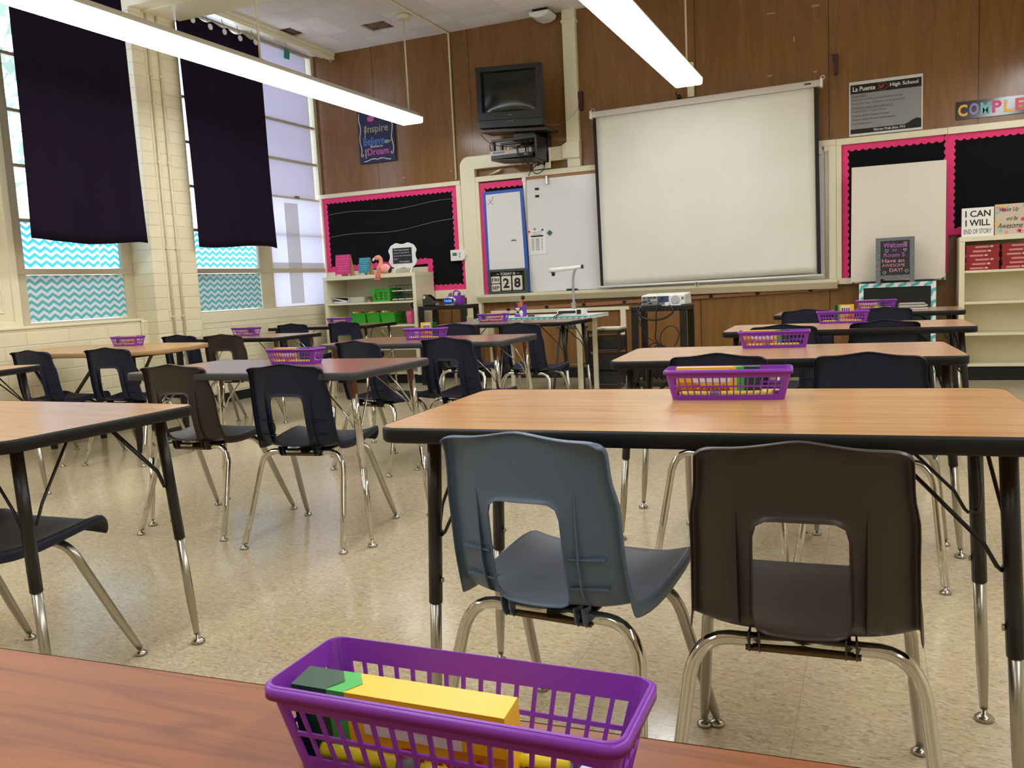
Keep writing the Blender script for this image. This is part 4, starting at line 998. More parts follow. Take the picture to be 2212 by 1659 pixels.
# ================================================================ BOOKCASES
def bookcase(label, x0, x1, y0, y1, z1, shelves, t=.045, kick=.09, st=.022):
    r = thing('bookcase', label, 'bookcase', ((x0+x1)/2, (y0+y1)/2, 0)); bpy.context.view_layer.update()
    MB().m(CREAM2).box(x0, x0+t, y0, y1, kick, z1).build('side_panel', parent=r, world=True, bevel=.003)
    MB().m(CREAM2).box(x1-t, x1, y0, y1, kick, z1).build('side_panel', parent=r, world=True, bevel=.003)
    MB().m(CREAM2).box(x0-.002, x1+.002, y0-.003, y1, z1-.042, z1+.002).build('top', parent=r, world=True, bevel=.003)
    MB().m(CREAM2).box(x0+t, x1-t, y1-.02, y1, kick, z1-.04).build('back_panel', parent=r, world=True)
    for z in shelves: MB().m(CREAM2).box(x0+t, x1-t, y0+.006, y1-.02, z-st, z).build('shelf', parent=r, world=True, bevel=.002)
    MB().m(BLKM).box(x0+.01, x1-.01, y0+.03, y1, 0, kick).build('kickboard', parent=r, world=True)
    return r
bookcase('cream bookcase in the left corner with green bins inside', -6.165, -4.885, 8.65, 9.10, 1.293, [.972, .695, .42, .13], t=.045, kick=.10)
bookcase('tall cream bookcase at the right edge with red books on top shelf', .718, 2.2, 8.88, 9.19, 1.325, [1.018, .730, .440, .152], t=.046, kick=.128)
tag(MB().m(BLKM).box(.70, .716, 8.95, 9.19, 0, .14).build('kick_block'), 'dark block at the foot of the right bookcase', 'block') if False else None
# red books in two stacks
for si, (x0, w_, n, nm) in enumerate(((.775, .27, 6, 'left'), (1.07, .27, 6, 'right'))):
    for k in range(n):
        z = 1.0185+k*.0385; dx = random.uniform(-.006, .006); r = thing('textbook', 'red textbook lying flat, %s of the %s stack in the right bookcase' % (('lowest', 'second from the bottom', 'third from the bottom', 'fourth from the bottom', 'fifth from the bottom', 'topmost')[k], nm), 'book', (x0+w_/2+dx, 9.02, z), 0, 'red textbooks on the top shelf'); bpy.context.view_layer.update()
        mb = MB().m(BOOKRED).box(-w_/2, w_/2, -.11, .11, 0, .004).box(-w_/2, w_/2, -.11, .11, .033, .037).box(-w_/2, w_/2, -.112, -.106, 0, .037); mb.build('cover', parent=r, bevel=.001)
        MB().m(PAPER).box(-w_/2+.004, w_/2-.004, -.106, .108, .004, .033).build('page_block', parent=r)
        mb = MB().m(mat('pale_red_label', (206, 140, 140), .5)); a = -.10+.04*((k*7) % 3)/2; mb.box(a, a+.11, -.1135, -.112, .010, .026).m(mat('blue_label', (50, 70, 160), .5) if (si == 1 and k == 4) else mat('white_label', (214, 190, 190), .5)).box(a+.12, a+.145, -.1135, -.112, .012, .026); mb.build('spine_label', parent=r)
# signs on right bookcase
r = thing('word_sign', 'white block sign reading I CAN I WILL END OF STORY', 'sign', (.87, 8.96, 1.328)); bpy.context.view_layer.update()
MB().m(mat('white_sign', (238, 236, 230), .5)).box(.74, 1.0, 8.945, 8.975, 1.328, 1.588).build('panel', parent=r, world=True, bevel=.002)
MB().m(INK).text('I CAN', (.870, 8.945, 1.505), .205, .058, align='C', bold=.02).text('I WILL', (.870, 8.945, 1.423), .20, .058, align='C', bold=.02).text('END OF STORY', (.870, 8.945, 1.353), .225, .042, align='C').build('lettering', parent=r, world=True)
r = thing('word_sign', 'floral whitewashed sign reading Wake Up and Be Awesome', 'sign', (1.13, 8.97, 1.328)); bpy.context.view_layer.update()
MB().m(mat('whitewash_wood', (208, 192, 170), .7)).box(1.008, 1.27, 8.955, 8.985, 1.328, 1.603).build('panel', parent=r, world=True, bevel=.002)
mb = MB().m(INK); mb.text('Wake Up', (1.12, 8.954, 1.525), .15, .05, align='C', slant=.3).text('and Be', (1.145, 8.954, 1.455), .09, .035, align='C', slant=.3).text('Awesome', (1.13, 8.954, 1.385), .20, .05, align='C', slant=.3); mb.build('lettering', parent=r, world=True)
mb = MB(); rn = random.Random(5)
for k, (x, z) in enumerate(((1.03, 1.57), (1.06, 1.585), (1.075, 1.55), (1.03, 1.53), (1.25, 1.50), (1.25, 1.42), (1.23, 1.46), (1.055, 1.365), (1.10, 1.35), (1.02, 1.43), (1.20, 1.36), (1.24, 1.58), (1.22, 1.35))):
    m_ = (mat('coral_print', (236, 140, 140), .6), mat('mustard_print', (236, 190, 60), .6), mat('magenta_print', (220, 60, 130), .6), mat('mint_print', (130, 200, 180), .6))[k % 4]
    mb.m(m_).lathe([(.017, 8.9532), (.017, 8.954)], (x, 0, z), 9, 'y')
build_each(mb, 'painted_flower', parent=r, world=True)

# items on the left bookcase
WOOD = mat('light_easel_wood', (206, 164, 116), .6)
def tent(name, label, x0, x1, y, z0, z1, paper, lines, ink):
    r = thing(name, label, 'sign', ((x0+x1)/2, y, z0)); bpy.context.view_layer.update()
    for x in (x0+.012, x1-.012):
        MB().m(WOOD).hexa([(x-.008, y-.012, z0), (x+.008, y-.012, z0), (x+.008, y-.004, z0), (x-.008, y-.004, z0), (x-.008, y+.03, z1-.004), (x+.008, y+.03, z1-.004), (x+.008, y+.038, z1-.004), (x-.008, y+.038, z1-.004)]).build('leg', parent=r, world=True)
    MB().m(WOOD).hexa([(x0+.02, y+.10, z0), (x1+.0, y+.10, z0), (x1, y+.108, z0), (x0+.02, y+.108, z0), (x0+.01, y+.036, z1-.006), (x1-.004, y+.036, z1-.006), (x1-.004, y+.044, z1-.006), (x0+.01, y+.044, z1-.006)]).build('rear_leg', parent=r, world=True)
    zz = z0+.028; sl = .042/(z1-z0)
    mb = MB().m(paper).hexa([(x0, y-.010, zz), (x1, y-.010, zz), (x1, y-.005, zz), (x0, y-.005, zz), (x0, y+.026, z1), (x1, y+.026, z1), (x1, y+.031, z1), (x0, y+.031, z1)])
    n = len(lines); hh = (z1-zz)
    for i, t in enumerate(lines):
        f = 1-(i+1)/(n+1.2); zc = zz+hh*f; yy = y-.010+.036*f
        mb.m(ink).text(t, ((x0+x1)/2, yy-.001, zc), (x1-x0)*(.82 if len(t) > 9 else .5), hh/(n+1.2)*.55, up=(0, .036/hh, 1), align='C')
    mb.build('panel', parent=r, world=True); return r
tent('quote_card', 'bright pink tent card with handwritten quote on the left bookcase', -6.035, -5.825, 8.74, 1.296, 1.557, mat('magenta_card', (206, 38, 116), .6), ['"When educating', 'the minds of', 'our youth, we', 'must not forget', 'to educate their', 'hearts"', '- Dalai Lama'], mat('pink_chalk', (240, 150, 190), .6))
tent('quote_card', 'small teal tent card between the pink card and the flamingo', -5.70, -5.55, 8.74, 1.296, 1.505, mat('teal_card', (36, 130, 152), .6), ['Teachers who', 'love to be', 'teaching,', 'teach children', 'to love', 'learning'], mat('teal_chalk', (150, 215, 225), .6))
fl = thing('plush_flamingo', 'pink plush flamingo sitting on the bookcase with legs dangling', 'stuffed toy', (-5.34, 8.70, 1.296)); bpy.context.view_layer.update()
mb = MB().m(PEACH).ell((-5.33, 8.72, 1.355), .072, .06, .056).ell((-5.38, 8.70, 1.36), .04, .04, .045)
mb.tube([(-5.37, 8.70, 1.36), (-5.362, 8.695, 1.40), (-5.352, 8.69, 1.44), (-5.352, 8.685, 1.475), (-5.37, 8.68, 1.495), (-5.395, 8.675, 1.49)], [.042, .03, .024, .023, .026, .028], 12).ell((-5.395, 8.675, 1.487), .034, .028, .028); mb.build('body', parent=fl, world=True)
MB().m(mat('white_plush', (236, 228, 224), .9)).ell((-5.432, 8.668, 1.476), .024, .016, .014, rot=Matrix.Rotation(R(-30), 3, 'Y')).ell((-5.443, 8.667, 1.464), .012, .012, .015).build('beak', parent=fl, world=True)
MB().m(BLKP).ell((-5.398, 8.648, 1.495), .005, .004, .005).build('eye', parent=fl, world=True)
MB().m(mat('pale_pink_plush', (240, 188, 176), .95)).ell((-5.292, 8.70, 1.368), .056, .02, .044, rot=Matrix.Rotation(R(30), 3, 'Y')).build('wing', parent=fl, world=True)
MB().m(mat('dark_plush', (50, 42, 44), .95)).ell((-5.245, 8.705, 1.335), .022, .018, .036, rot=Matrix.Rotation(R(25), 3, 'Y')).build('tail', parent=fl, world=True)
for x in (-5.385, -5.345): MB().m(mat('salmon_plush', (234, 112, 100), .95)).tube([(x+.01, 8.68, 1.325), (x, 8.635, 1.316), (x-.008, 8.632, 1.28), (x-.010, 8.632, 1.245)], .011, 8).ell((x-.014, 8.622, 1.236), .022, .018, .012).build('leg', parent=fl, world=True)
# white scalloped chalkboard frame on easel
fr_ = thing('framed_chalkboard', 'small chalkboard with curly white frame on a white easel on the bookcase', 'chalkboard', (-5.1, 8.78, 1.296)); bpy.context.view_layer.update()
cx, cz, hx, hz = -5.104, 1.497, .178, .142; pts = []
for k in range(72):
    a = 2*math.pi*k/72; sq = (abs(math.cos(a))**6+abs(math.sin(a))**6)**(-1/6); w_ = 1+.055*math.cos(4*a+math.pi)*0-.05*math.cos(8*a)+.012*math.cos(16*a)
    pts.append((cx+hx*math.cos(a)*sq*w_, 8.77, cz+hz*math.sin(a)*sq*w_))
MB().m(WHITE).prism(pts, (0, .016, 0)).build('frame', parent=fr_, world=True, bevel=.003)
mb = MB().m(mat('chalkboard', (34, 36, 42), .7)).box(cx-.128, cx+.128, 8.765, 8.775, cz-.088, cz+.092); mb.m(mat('chalk_white', (225, 225, 225), .8))
for i, t in enumerate(('"The most certain', 'way to succeed is', 'to just try one more', 'time."', '-Thomas Edison')): mb.text(t, (cx-.115+(.07 if i == 4 else 0), 8.764, cz+.060-i*.034), (.21, .21, .235, .06, .14)[i], .017)
mb.build('chalk_panel', parent=fr_, world=True)
for x in (-5.215, -4.99): MB().m(WHITE).hexa([(x-.012, 8.74, 1.296), (x+.008, 8.74, 1.296), (x+.008, 8.752, 1.296), (x-.012, 8.752, 1.296), (x+.006, 8.79, 1.42), (x+.022, 8.79, 1.42), (x+.022, 8.80, 1.42), (x+.006, 8.80, 1.42)]).build('leg', parent=fr_, world=True)
# green bins
def bin_(label, x0, x1, y0, y1, z0, h, mtl, handle=False, group='lime green plastic bins', taper=.10):
    r = thing('plastic_bin', label, 'storage bin', ((x0+x1)/2, (y0+y1)/2, z0), 0, group); bpy.context.view_layer.update()
    mb = MB().m(mtl); cx, cy, hx, hy = (x0+x1)/2, (y0+y1)/2, (x1-x0)/2, (y1-y0)/2; k = 1-taper*1.6
    a = [mb.bm.verts.new((cx+sx*hx*k, cy+sy*hy*k, z0)) for sx, sy in ((-1, -1), (1, -1), (1, 1), (-1, 1))]
    def wall(p, q, P, Q, nh, rows=3):
        p, q, P, Q = map(Vector, (p, q, P, Q)); us = [0, .1]; 
        for i in range(nh): us += [.1+.8*(i+.25)/nh, .1+.8*(i+.75)/nh]
        us += [.9, 1]; vs = [0, .12]
        for j in range(rows): vs += [.12+.62*(j+.2)/rows, .12+.62*(j+.8)/rows]
        vs += [.82, 1]; gr = [[mb.bm.verts.new((p.lerp(q, u)).lerp(P.lerp(Q, u), v)) for u in us] for v in vs]
        for j in range(len(vs)-1):
            for i in range(len(us)-1):
                if nh and i >= 2 and i < len(us)-3 and i % 2 == 0 and 2 <= j < len(vs)-3 and j % 2 == 0: continue
                mb._face([gr[j][i], gr[j][i+1], gr[j+1][i+1], gr[j+1][i]])
    B = [(cx+sx*hx*k, cy+sy*hy*k, z0) for sx, sy in ((-1, -1), (1, -1), (1, 1), (-1, 1))]; T = [(cx+sx*hx, cy+sy*hy, z0+h) for sx, sy in ((-1, -1), (1, -1), (1, 1), (-1, 1))]
    for i, nh in enumerate((0 if not handle else 3, 6, 3, 6)): wall(B[i], B[(i+1) % 4], T[i], T[(i+1) % 4], nh)
    mb._face(a[::-1]); bmesh.ops.remove_doubles(mb.bm, verts=mb.bm.verts, dist=1e-5)
    mb.build('bin_body', parent=r, world=True, solid=.003)
    mb = MB().m(mtl); z = z0+h; mb.box(x0-.006, x1+.006, y0-.006, y0+.002, z-.008, z).box(x0-.006, x1+.006, y1-.002, y1+.006, z-.008, z).box(x0-.006, x0+.002, y0, y1, z-.008, z).box(x1-.002, x1+.006, y0, y1, z-.008, z)
    mb.build('bin_rim', parent=r, world=True, bevel=.002)
    if handle: MB().m(mtl).prism([(x0-.006, y0-.01, z), (x0+.10, y0-.01, z), (x0+.075, y0-.01, z-.02), (x0+.06, y0-.01, z-.09), (x0+.045, y0-.01, z-.11), (x0+.03, y0-.01, z-.09), (x0+.015, y0-.01, z-.03)], (0, .008, 0)).build('handle', parent=r, world=True, bevel=.002)
    return r
bin_('lime green basket with a drop handle on the upper shelf of the left bookcase', -5.56, -5.28, 8.74, 9.0, .9725, .155, GREEN, True)
for i, (x0, x1) in enumerate(((-5.835, -5.63), (-5.615, -5.43), (-5.42, -5.225))):
    bin_('lime green bin on the lower shelf of the left bookcase, %s of three' % ('leftmost', 'middle', 'rightmost')[i], x0, x1, 8.70, 9.02, .6955, .15, GREEN)
    mb = MB(); rn = random.Random(i)
    for k in range(5): mb.m((PAPER, YEL, PINKP, DGREY, BRICKTAN)[k]).box(x0+.02+k*.03, x0+.045+k*.03, 8.72+.02*k, 8.86, .83, .85+rn.uniform(0, .014))
    o = mb.build('bin_contents'); tag(o, 'jumbled papers and supplies filling the %s green bin' % ('leftmost', 'middle', 'rightmost')[i], 'supplies', 'supplies in the green bins', 'stuff')
def scallop_cup(label, c, r0, r1, h, mtl):
    mb = MB().m(mtl); n = 24; ring = []
    for t in (0, .25, .5, .75, 1.0): ring.append([mb.bm.verts.new((c[0]+(r0+(r1-r0)*t)*math.cos(2*math.pi*k/n), c[1]+(r0+(r1-r0)*t)*math.sin(2*math.pi*k/n), c[2]+h*t+(.018*abs(math.sin(2*math.pi*k/n*3)) if t == 1 else 0))) for k in range(n)])
    for A, B in zip(ring, ring[1:]):
        for k in range(n): mb._face([A[k], A[(k+1) % n], B[(k+1) % n], B[k]], True)
    mb._face(ring[0][::-1]); return tag(mb.build('plastic_cup', solid=.003), label, 'cup')
scallop_cup('hot pink plastic pail with wavy rim right of the green bins', (-5.045, 8.76, .696), .036, .05, .14, PINKP)
scallop_cup('yellow green plastic pail against the bookcase side', (-4.965, 8.80, .696), .022, .03, .13, mat('chartreuse_plastic', (170, 210, 50), .4))
tag(MB().m(mat('navy_strap', (22, 28, 48), .6)).tube([(-4.96, 8.78, .87), (-5.01, 8.78, .88), (-5.03, 8.78, .92), (-4.995, 8.78, .955), (-4.945, 8.78, .95)], .011, 8).build('strap'), 'dark navy strap hanging in the lower shelf by the pink pail', 'strap')
# wire tray
wt = thing('wire_letter_tray', 'two-tier black wire letter tray on the upper bookcase shelf', 'letter tray', (-5.14, 8.85, .9725)); bpy.context.view_layer.update()
mb = MB().m(BLKMET)
for z in (.98, 1.04, 1.08, 1.155): mb.tube([(-5.285, 8.74, z), (-4.985, 8.74, z), (-4.985, 9.0, z), (-5.285, 9.0, z)], .0028, 6, closed=True)
for x in (-5.285, -5.19, -5.09, -4.985): mb.tube([(x, 8.74, .978), (x, 8.74, 1.155)], .0025, 6); mb.tube([(x, 9.0, .975), (x, 9.0, 1.155)], .0025, 6)
for k in range(12):
    x = -5.28+k*.026
    for z in (.98, 1.08): mb.tube([(x, 8.74, z), (x, 9.0, z)], .0015, 5)
mb.build('wire_frame', parent=wt, world=True)
for z in (.985, 1.085): tag(MB().m(PAPER).box(-5.27, -5.0, 8.76, 8.98, z, z+.012).build('paper_stack'), 'white papers in the %s tier of the black wire tray' % ('lower' if z < 1 else 'upper'), 'papers', 'papers in the wire tray')
# binders
bn = thing('ring_binder', 'open white ring binder lying sideways at the left of the upper shelf', 'binder', (-6.0, 8.85, .9725)); bpy.context.view_layer.update()
MB().m(mat('grey_binder', (196, 194, 192), .4)).hexa([(-6.115, 8.72, .974), (-5.86, 8.72, .974), (-5.86, 8.98, .974), (-6.115, 8.98, .974), (-6.115, 8.72, .98), (-5.86, 8.72, .98), (-5.86, 8.98, .98), (-6.115, 8.98, .98)]).hexa([(-6.115, 8.72, 1.046), (-5.86, 8.72, 1.035), (-5.86, 8.98, 1.035), (-6.115, 8.98, 1.046), (-6.115, 8.72, 1.052), (-5.86, 8.72, 1.041), (-5.86, 8.98, 1.041), (-6.115, 8.98, 1.052)]).box(-5.866, -5.86, 8.72, 8.98, .974, 1.038).build('cover', parent=bn, world=True)
MB().m(PAPER).hexa([(-6.11, 8.735, 1.030), (-5.90, 8.735, .985), (-5.90, 8.97, .985), (-6.11, 8.97, 1.030), (-6.11, 8.735, 1.044), (-5.90, 8.735, .999), (-5.90, 8.97, .999), (-6.11, 8.97, 1.044)]).box(-6.09, -5.89, 8.74, 8.97, .981, .995).build('page_block', parent=bn, world=True)
tag(MB().m(mat('sage_binder', (186, 190, 166), .45)).box(-5.855, -5.66, 8.74, 8.99, .9735, 1.04).build('binder', bevel=.004), 'pale green closed binder beside the open white one', 'binder')
tag(MB().m(BRICKTAN).box(-5.63, -5.57, 8.76, 8.80, .9735, .988).box(-5.62, -5.585, 8.765, 8.80, .988, 1.0).build('wood_scrap'), 'small tan wooden piece left of the lime green basket', 'wood piece')

# ---- black side table with things
st = thing('side_table', 'small square black side table beside the left bookcase', 'side table', (-4.45, 8.68, 0)); bpy.context.view_layer.update()
X0, X1, Y0, Y1 = -4.775, -4.19, 8.48, 8.86
MB().m(BLKP).box(X0, X1, Y0, Y1, .855, .9).build('table_top', parent=st, world=True, bevel=.002)
for x in (X0, X1-.05):
    for y in (Y0, Y1-.05): MB().m(BLKP).box(x, x+.05, y, y+.05, 0, .856).build('leg', parent=st, world=True)
sh = thing('pencil_sharpener', 'dark electric pencil sharpener with chrome dial on the black side table', 'pencil sharpener', (-4.68, 8.62, .9)); bpy.context.view_layer.update()
MB().m(mat('smoky_plastic', (26, 26, 28), .2, coat=.6)).prism([(-4.755, 8.55, .901), (-4.60, 8.55, .901), (-4.60, 8.55, .95), (-4.65, 8.55, 1.0), (-4.69, 8.55, 1.03), (-4.735, 8.55, 1.033), (-4.755, 8.55, 1.01)], (0, .11, 0)).build('body', parent=sh, world=True, bevel=.012, seg=3)
MB().m(CHROME).lathe([(.018, 8.538), (.02, 8.545), (.02, 8.555)], (-4.722, 0, 1.0), 16, 'y').build('dial', parent=sh, world=True)
MB().m(SATIN).box(-4.60, -4.55, 8.57, 8.6, .905, .93).build('spout', parent=sh, world=True, bevel=.004)
ck = thing('alarm_clock', 'oval silver alarm clock with glowing blue digits reading 10:06', 'clock', (-4.40, 8.54, .9)); bpy.context.view_layer.update()
MB().m(mat('silver_clock', (186, 188, 196), .3, .5)).ell((-4.40, 8.545, .952), .082, .03, .047, 24, 12).box(-4.45, -4.35, 8.53, 8.57, .901, .915).build('body', parent=ck, world=True)
mb = MB().m(mat('clock_window', (8, 10, 60), .2)).prism([(-4.40+.062*math.cos(2*math.pi*k/24)*(abs(math.cos(2*math.pi*k/24))**4+abs(math.sin(2*math.pi*k/24))**4)**-.25, 8.512, .953+.028*math.sin(2*math.pi*k/24)*(abs(math.cos(2*math.pi*k/24))**4+abs(math.sin(2*math.pi*k/24))**4)**-.25) for k in range(24)], (0, .008, 0))
mb.m(mat('blue_led', (50, 90, 255), .4, emit=3)).text('10:06', (-4.40, 8.511, .936), .095, .032, align='C', bold=.02); mb.build('display', parent=ck, world=True)
cd_ = thing('supply_caddy', 'purple plastic caddy with looped handle holding markers on the side table', 'caddy', (-4.40, 8.72, .9)); bpy.context.view_layer.update()
MB().m(PURPLE).prism([(-4.475, 8.66, .901), (-4.325, 8.66, .901), (-4.315, 8.66, 1.005), (-4.485, 8.66, 1.005)], (0, .12, 0)).build('tub', parent=cd_, world=True, bevel=.004)
MB().m(PURPLE).tube([(-4.44, 8.72, 1.0), (-4.435, 8.72, 1.045), (-4.41, 8.72, 1.06), (-4.385, 8.72, 1.06), (-4.362, 8.72, 1.045), (-4.355, 8.72, 1.0)], .009, 8).build('handle', parent=cd_, world=True)
for k, m_ in enumerate((BLUE, DKGREEN, mat('violet_pen', (80, 40, 120), .4), DKGREEN, BLKP, BLUE)):
    x = (-4.475, -4.46, -4.445, -4.36, -4.345, -4.33)[k]
    tag(MB().m(m_).tube([(x, 8.70, .92), (x-.004, 8.69, 1.03+.006*(k % 3))], .0065, 8).build('marker'), '%s marker standing in the purple caddy, %s' % (('blue', 'green', 'violet', 'green', 'black', 'blue')[k], ('leftmost', 'second from left', 'third from left', 'third from right', 'second from right', 'rightmost')[k]), 'marker', 'markers in the purple caddy')
cable('black cord hanging behind the side table legs', [(-4.60, 9.0, .92), (-4.60, 8.98, .8), (-4.61, 9.0, .5), (-4.6, 9.05, .15), (-4.58, 9.06, .01)], .004)
cable('second black cord hanging right of the side table middle', [(-4.30, 9.0, .88), (-4.31, 8.97, .75), (-4.29, 9.0, .6), (-4.3, 9.03, .2), (-4.3, 9.05, .01)], .003)

# ---- teacher desk
dk = thing('teacher_desk', 'white-topped teacher desk with teal triangle trim and cream legs', 'desk', (-2.98, 7.83, 0)); bpy.context.view_layer.update()
DX0, DX1, DY0, DY1, DZ = -3.62, -2.44, 7.52, 8.16, .778
MB().m(mat('white_desk_paper', (228, 232, 234), .4)).box(DX0, DX1, DY0, DY1, DZ-.025, DZ).build('desktop', parent=dk, world=True, bevel=.002)
mb = MB().m(PAPER).box(DX0, DX1+.002, DY0-.003, DY0, DZ-.032, DZ+.001).box(DX1, DX1+.003, DY0, DY1, DZ-.032, DZ+.001); mb.m(mat('teal_trim', (84, 172, 168), .6)).box(DX0, DX1, DY0-.004, DY0-.003, DZ-.012, DZ-.001)
for k in range(11):
    y = DY0+.03+k*.056; mb.prism([(DX1+.003, y, DZ-.004), (DX1+.003, y+.036, DZ-.004), (DX1+.003, y+.018, DZ-.026)], (.001, 0, 0))
for k in range(20):
    x = DX0+.03+k*.058; mb.prism([(x, DY0-.003, DZ-.012), (x+.036, DY0-.003, DZ-.012), (x+.018, DY0-.003, DZ-.028)], (0, -.001, 0))
mb.build('trim_border', parent=dk, world=True)
for x in (DX0+.16, DX1-.12):
    for y in (DY0+.05, DY1-.1): MB().m(CREAM2).box(x-.022, x+.022, y, y+.035, 0, DZ-.025).build('leg', parent=dk, world=True, bevel=.003)
dc = thing('document_camera', 'white document camera on a curved silver arm on the desk', 'document camera', (-2.66, 7.75, DZ)); bpy.context.view_layer.update()
MB().m(WHITE).box(-2.80, -2.55, 7.66, 7.84, DZ+.001, DZ+.055).build('base', parent=dc, world=True, bevel=.012, seg=3)
mb = MB().m(DGREY).box(-2.785, -2.61, 7.657, 7.661, DZ+.018, DZ+.045).m(BLKP); [mb.box(-2.74+k*.027, -2.725+k*.027, 7.654, 7.658, DZ+.026, DZ+.038) for k in range(5)]; mb.build('socket_panel', parent=dc, world=True)
MB().m(BLKP).box(-2.60, -2.555, 7.655, 7.662, DZ+.010, DZ+.052).build('knob', parent=dc, world=True, bevel=.006)
MB().m(mat('silver_arm', (190, 192, 196), .3, .8)).tube([(-2.655, 7.75, DZ+.05), (-2.655, 7.75, DZ+.12), (-2.655, 7.75, 1.02), (-2.655, 7.75, 1.10), (-2.648, 7.75, 1.16), (-2.63, 7.745, 1.205), (-2.60, 7.74, 1.225)], [.016, .013, .012, .012, .011, .010, .010], 12).box(-2.675, -2.635, 7.735, 7.765, DZ+.05, DZ+.12).build('arm', parent=dc, world=True)
MB().m(WHITE).tube([(-2.885, 7.73, 1.213), (-2.84, 7.73, 1.214), (-2.70, 7.735, 1.222), (-2.56, 7.74, 1.232)], [.024, .024, .019, .017], 14).build('camera_head', parent=dc, world=True)
MB().m(BLKP).lathe([(.014, 1.158), (.017, 1.175), (.02, 1.195)], (-2.845, 7.73, 0), 14).build('lens', parent=dc, world=True)
MB().m(BLKP).box(-2.56, -2.545, 7.72, 7.76, 1.215, 1.25).build('end_cap', parent=dc, world=True, bevel=.002)
cable('short black cable drooping over the desk edge from the document camera', [(-2.76, 7.655, .81), (-2.77, 7.58, .79), (-2.775, 7.50, .77), (-2.765, 7.50, .70), (-2.75, 7.51, .775), (-2.75, 7.58, .79), (-2.74, 7.65, .80)], .004)
pc = thing('pencil_cup', 'square purple pencil cup with a pug sticker on the desk', 'pencil cup', (-3.2, 7.72, DZ)); bpy.context.view_layer.update()
mb = MB().m(mat('violet_cup', (98, 56, 176), .4))
mb.box(-3.245, -3.155, 7.675, 7.679, DZ+.001, DZ+.095).box(-3.245, -3.155, 7.761, 7.765, DZ+.001, DZ+.095).box(-3.245, -3.241, 7.675, 7.765, DZ+.001, DZ+.095).box(-3.159, -3.155, 7.675, 7.765, DZ+.001, DZ+.115).box(-3.245, -3.155, 7.675, 7.765, DZ+.001, DZ+.005).build('cup_body', parent=pc, world=True)
mb = MB().m(PAPER).ell((-3.21, 7.674, DZ+.058), .034, .0012, .032).m(mat('pug_tan', (206, 176, 130), .6)).ell((-3.21, 7.673, DZ+.056), .027, .0014, .026).m(BLKP).ell((-3.21, 7.672, DZ+.046), .013, .0016, .012).ell((-3.223, 7.672, DZ+.064), .005, .0016, .006).ell((-3.197, 7.672, DZ+.064), .005, .0016, .006).ell((-3.236, 7.672, DZ+.072), .006, .0016, .010).ell((-3.184, 7.672, DZ+.072), .006, .0016, .010)
mb.m(PAPER).ell((-3.172, 7.673, DZ+.035), .016, .0013, .03).m(mat('sticker_green', (120, 160, 80), .6)).ell((-3.17, 7.672, DZ+.03), .006, .0015, .007); mb.build('sticker', parent=pc, world=True)
for k in range(8):
    x = -3.235+k*.0095; m_ = (INK, BLUE, GREY, ORANGE, ORANGE, YEL, ORANGE, RED)[k]
    tag(MB().m(m_).tube([(x, 7.70+.006*(k % 3), DZ+.02), (x-.004+.001*k, 7.70+.006*(k % 3), DZ+.135+.012*((k*5) % 3))], .0042, 6).build('pencil'), '%s pencil or pen in the purple cup, %s from the left' % (('black', 'blue', 'grey', 'orange', 'bright orange', 'yellow', 'deep orange', 'red')[k], ('first', 'second', 'third', 'fourth', 'fifth', 'sixth', 'seventh', 'eighth')[k]), 'pencil', 'pencils in the purple cup')
tag(MB().m(BLKP).tube([(-3.168, 7.72, DZ+.02), (-3.168, 7.72, .955)], .006, 8).ell((-3.168, 7.72, .968), .021, .015, .018).ell((-3.168, 7.72, .955), .024, .012, .008).build('hand_pointer'), 'black stick with rounded knob standing in the purple cup', 'pointer')
tag(MB().m(BLKP).tube([(-3.10, 7.66, DZ+.008), (-3.03, 7.66, DZ+.008)], .008, 8).m(mat('brass_ring', (170, 140, 90), .3, 1.)).tube([(-3.0+.018*math.cos(R(a)), 7.66+.018*math.sin(R(a)), DZ+.004) for a in range(0, 360, 30)], .002, 5, closed=True).build('keys'), 'small dark key fob with brass ring on the desk', 'keys')
# stool
sl_ = thing('stool', 'grey metal stool behind the table before the teacher desk', 'stool', (-2.89, 8.36, 0)); bpy.context.view_layer.update()
MB().m(mat('grey_steel_seat', (128, 130, 132), .3, .7)).lathe([(.155, .615), (.168, .625), (.168, .65), (.15, .656)], (-2.89, 8.36, 0), 28).build('seat', parent=sl_, world=True)
for sx in (-1, 1):
    for sy in (-1, 1): MB().m(mat('grey_steel', (110, 112, 112), .35, .7)).tube([(-2.89+sx*.10, 8.36+sy*.10, .62), (-2.89+sx*.17, 8.36+sy*.17, 0)], .012, 8).build('leg', parent=sl_, world=True)
MB().m(SATIN).tube([(-2.89+.15*math.cos(R(a)), 8.36+.15*math.sin(R(a)), .25) for a in range(0, 360, 20)], .007, 6, closed=True).build('foot_ring', parent=sl_, world=True)
